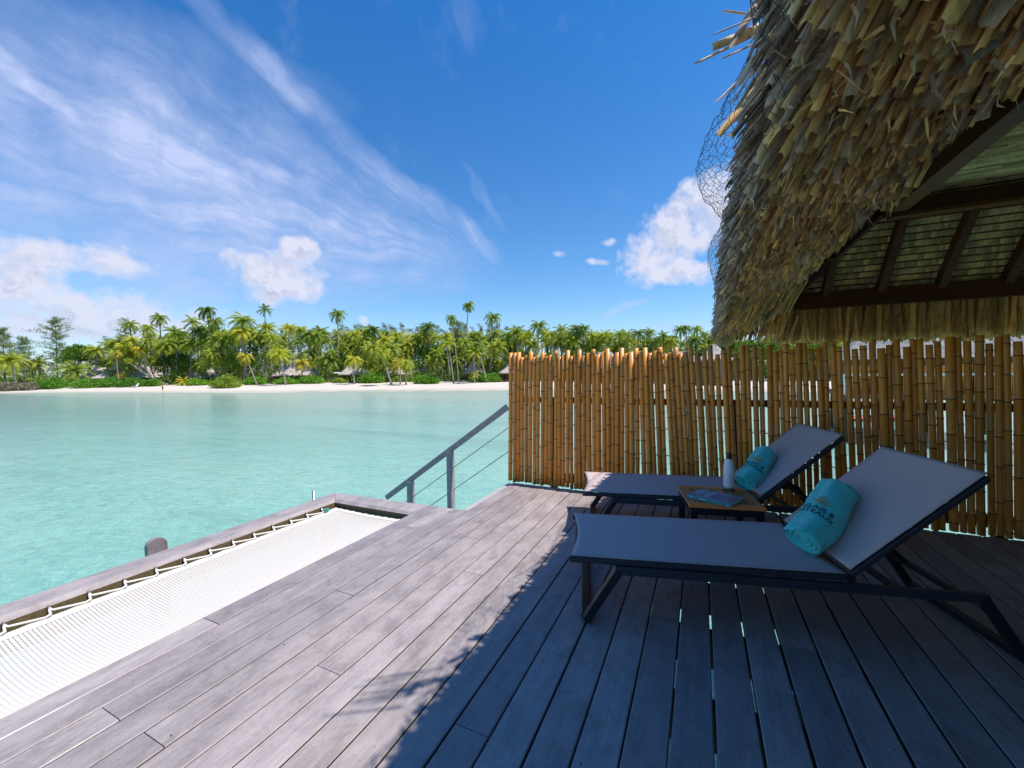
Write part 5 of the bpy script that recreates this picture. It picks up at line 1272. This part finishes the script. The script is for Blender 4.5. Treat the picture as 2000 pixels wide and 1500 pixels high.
o = MB(); o.lathe([(.10*Hh, .50*Hh), (.105*Hh, .58*Hh), (.085*Hh, .62*Hh)], 12); o.lathe([(.085*Hh, .66*Hh), (.10*Hh, .74*Hh), (.09*Hh, .80*Hh)], 12); o.build('swimwear', simple('dark_red_cloth', (.10, .02, .02), .8), pe)

# ------------------------------------------------------------------ neighbouring overwater bungalow behind the screen, and a kayak
def nb(px, py, D): return O0+sight(px, py)*D
nbp = nb(1790, 766, 20.); nbr = empty('overwater_bungalow', (nbp.x, nbp.y, 0), R(-8), 'neighbouring overwater bungalow seen in slivers through the right part of the bamboo screen', 'bungalow')
mb = MB(); a = 3.2; b = 3.0
for (xa, za, xb, zb) in ((1, 1.62, .82, 2.5), (.82, 2.5, .55, 3.6), (.55, 3.6, .08, 5.2)):
    for i, (sx, sy) in enumerate(((-1, -1), (1, -1), (1, 1), (-1, 1))):
        tx, ty = ((-1, -1), (1, -1), (1, 1), (-1, 1))[(i+1) % 4]; mb.add([(sx*a*xa, sy*b*xa, za), (tx*a*xa, ty*b*xa, za), (tx*a*xb, ty*b*xb, zb), (sx*a*xb, sy*b*xb, zb)], [(0, 1, 2, 3)])
mb.add([(-a, -b, 1.6), (a, -b, 1.6), (a, b, 1.6), (-a, b, 1.6)], [(3, 2, 1, 0)]); mb.build('roof', M_FT, nbr)
o = MB(); o.box((-2.6, -2.3, 0), (2.6, 2.4, 1.61)); o.build('wall', M_HW, nbr)
for q in range(40):
    o = MB(); o.tube([(-2.75+q*.14, -2.42, .0), (-2.75+q*.14, -2.42, 1.35+random.uniform(-.05, .05))], .05, 6); o.build('bamboo_pole', M_BAM, nbr)
o = MB(); o.box((-3.3, -3.6, -.18), (3.3, 2.8, 0)); o.build('deck', M_HW, nbr)
o = MB(); o.box((-3.3, -3.6, .86), (3.3, -3.5, .95)); o.build('handrail', M_WHITE, nbr)
for x in (-3.2, -1.1, 1.1, 3.2): o = MB(); o.box((x-.05, -3.6, 0), (x+.05, -3.5, .86)); o.build('post', M_WHITE, nbr)
for x in (-3, -1, 1, 3):
    for y in (-3.3, 2.2): o = MB(); o.tube([(x, y, -.18), (x, y, -4.5)], .16, 8); o.build('pile', M_JOIST, nbr)
kb = nb(1700, 812, 26.); o = MB()
for i in range(12):
    f = i/11; w = .38*math.sin(math.pi*f)**.6+.02; o.v += [(lerp(-2.2, 2.2, f), -w, .05+.10*abs(2*f-1)**2), (lerp(-2.2, 2.2, f), 0, .24+.12*abs(2*f-1)**2), (lerp(-2.2, 2.2, f), w, .05+.10*abs(2*f-1)**2), (lerp(-2.2, 2.2, f), 0, -.12+.2*abs(2*f-1)**3)]
for i in range(11):
    for j in range(4): o.face((i*4+j, i*4+(j+1) % 4, i*4+4+(j+1) % 4, i*4+4+j))
kk = o.build('kayak', simple('red_plastic_hull', (.55, .04, .03), .35), smooth=True); kk.location = (kb.x, kb.y, WZ+.05); kk.rotation_euler = (0, 0, R(20)); tag(kk, 'red kayak floating on the lagoon, glimpsed between bamboo poles', 'kayak')
o = MB(); o.box((-.35, -.22, .26), (.35, .22, .30)); o.build('cockpit_seat', M_BLACK, kk)
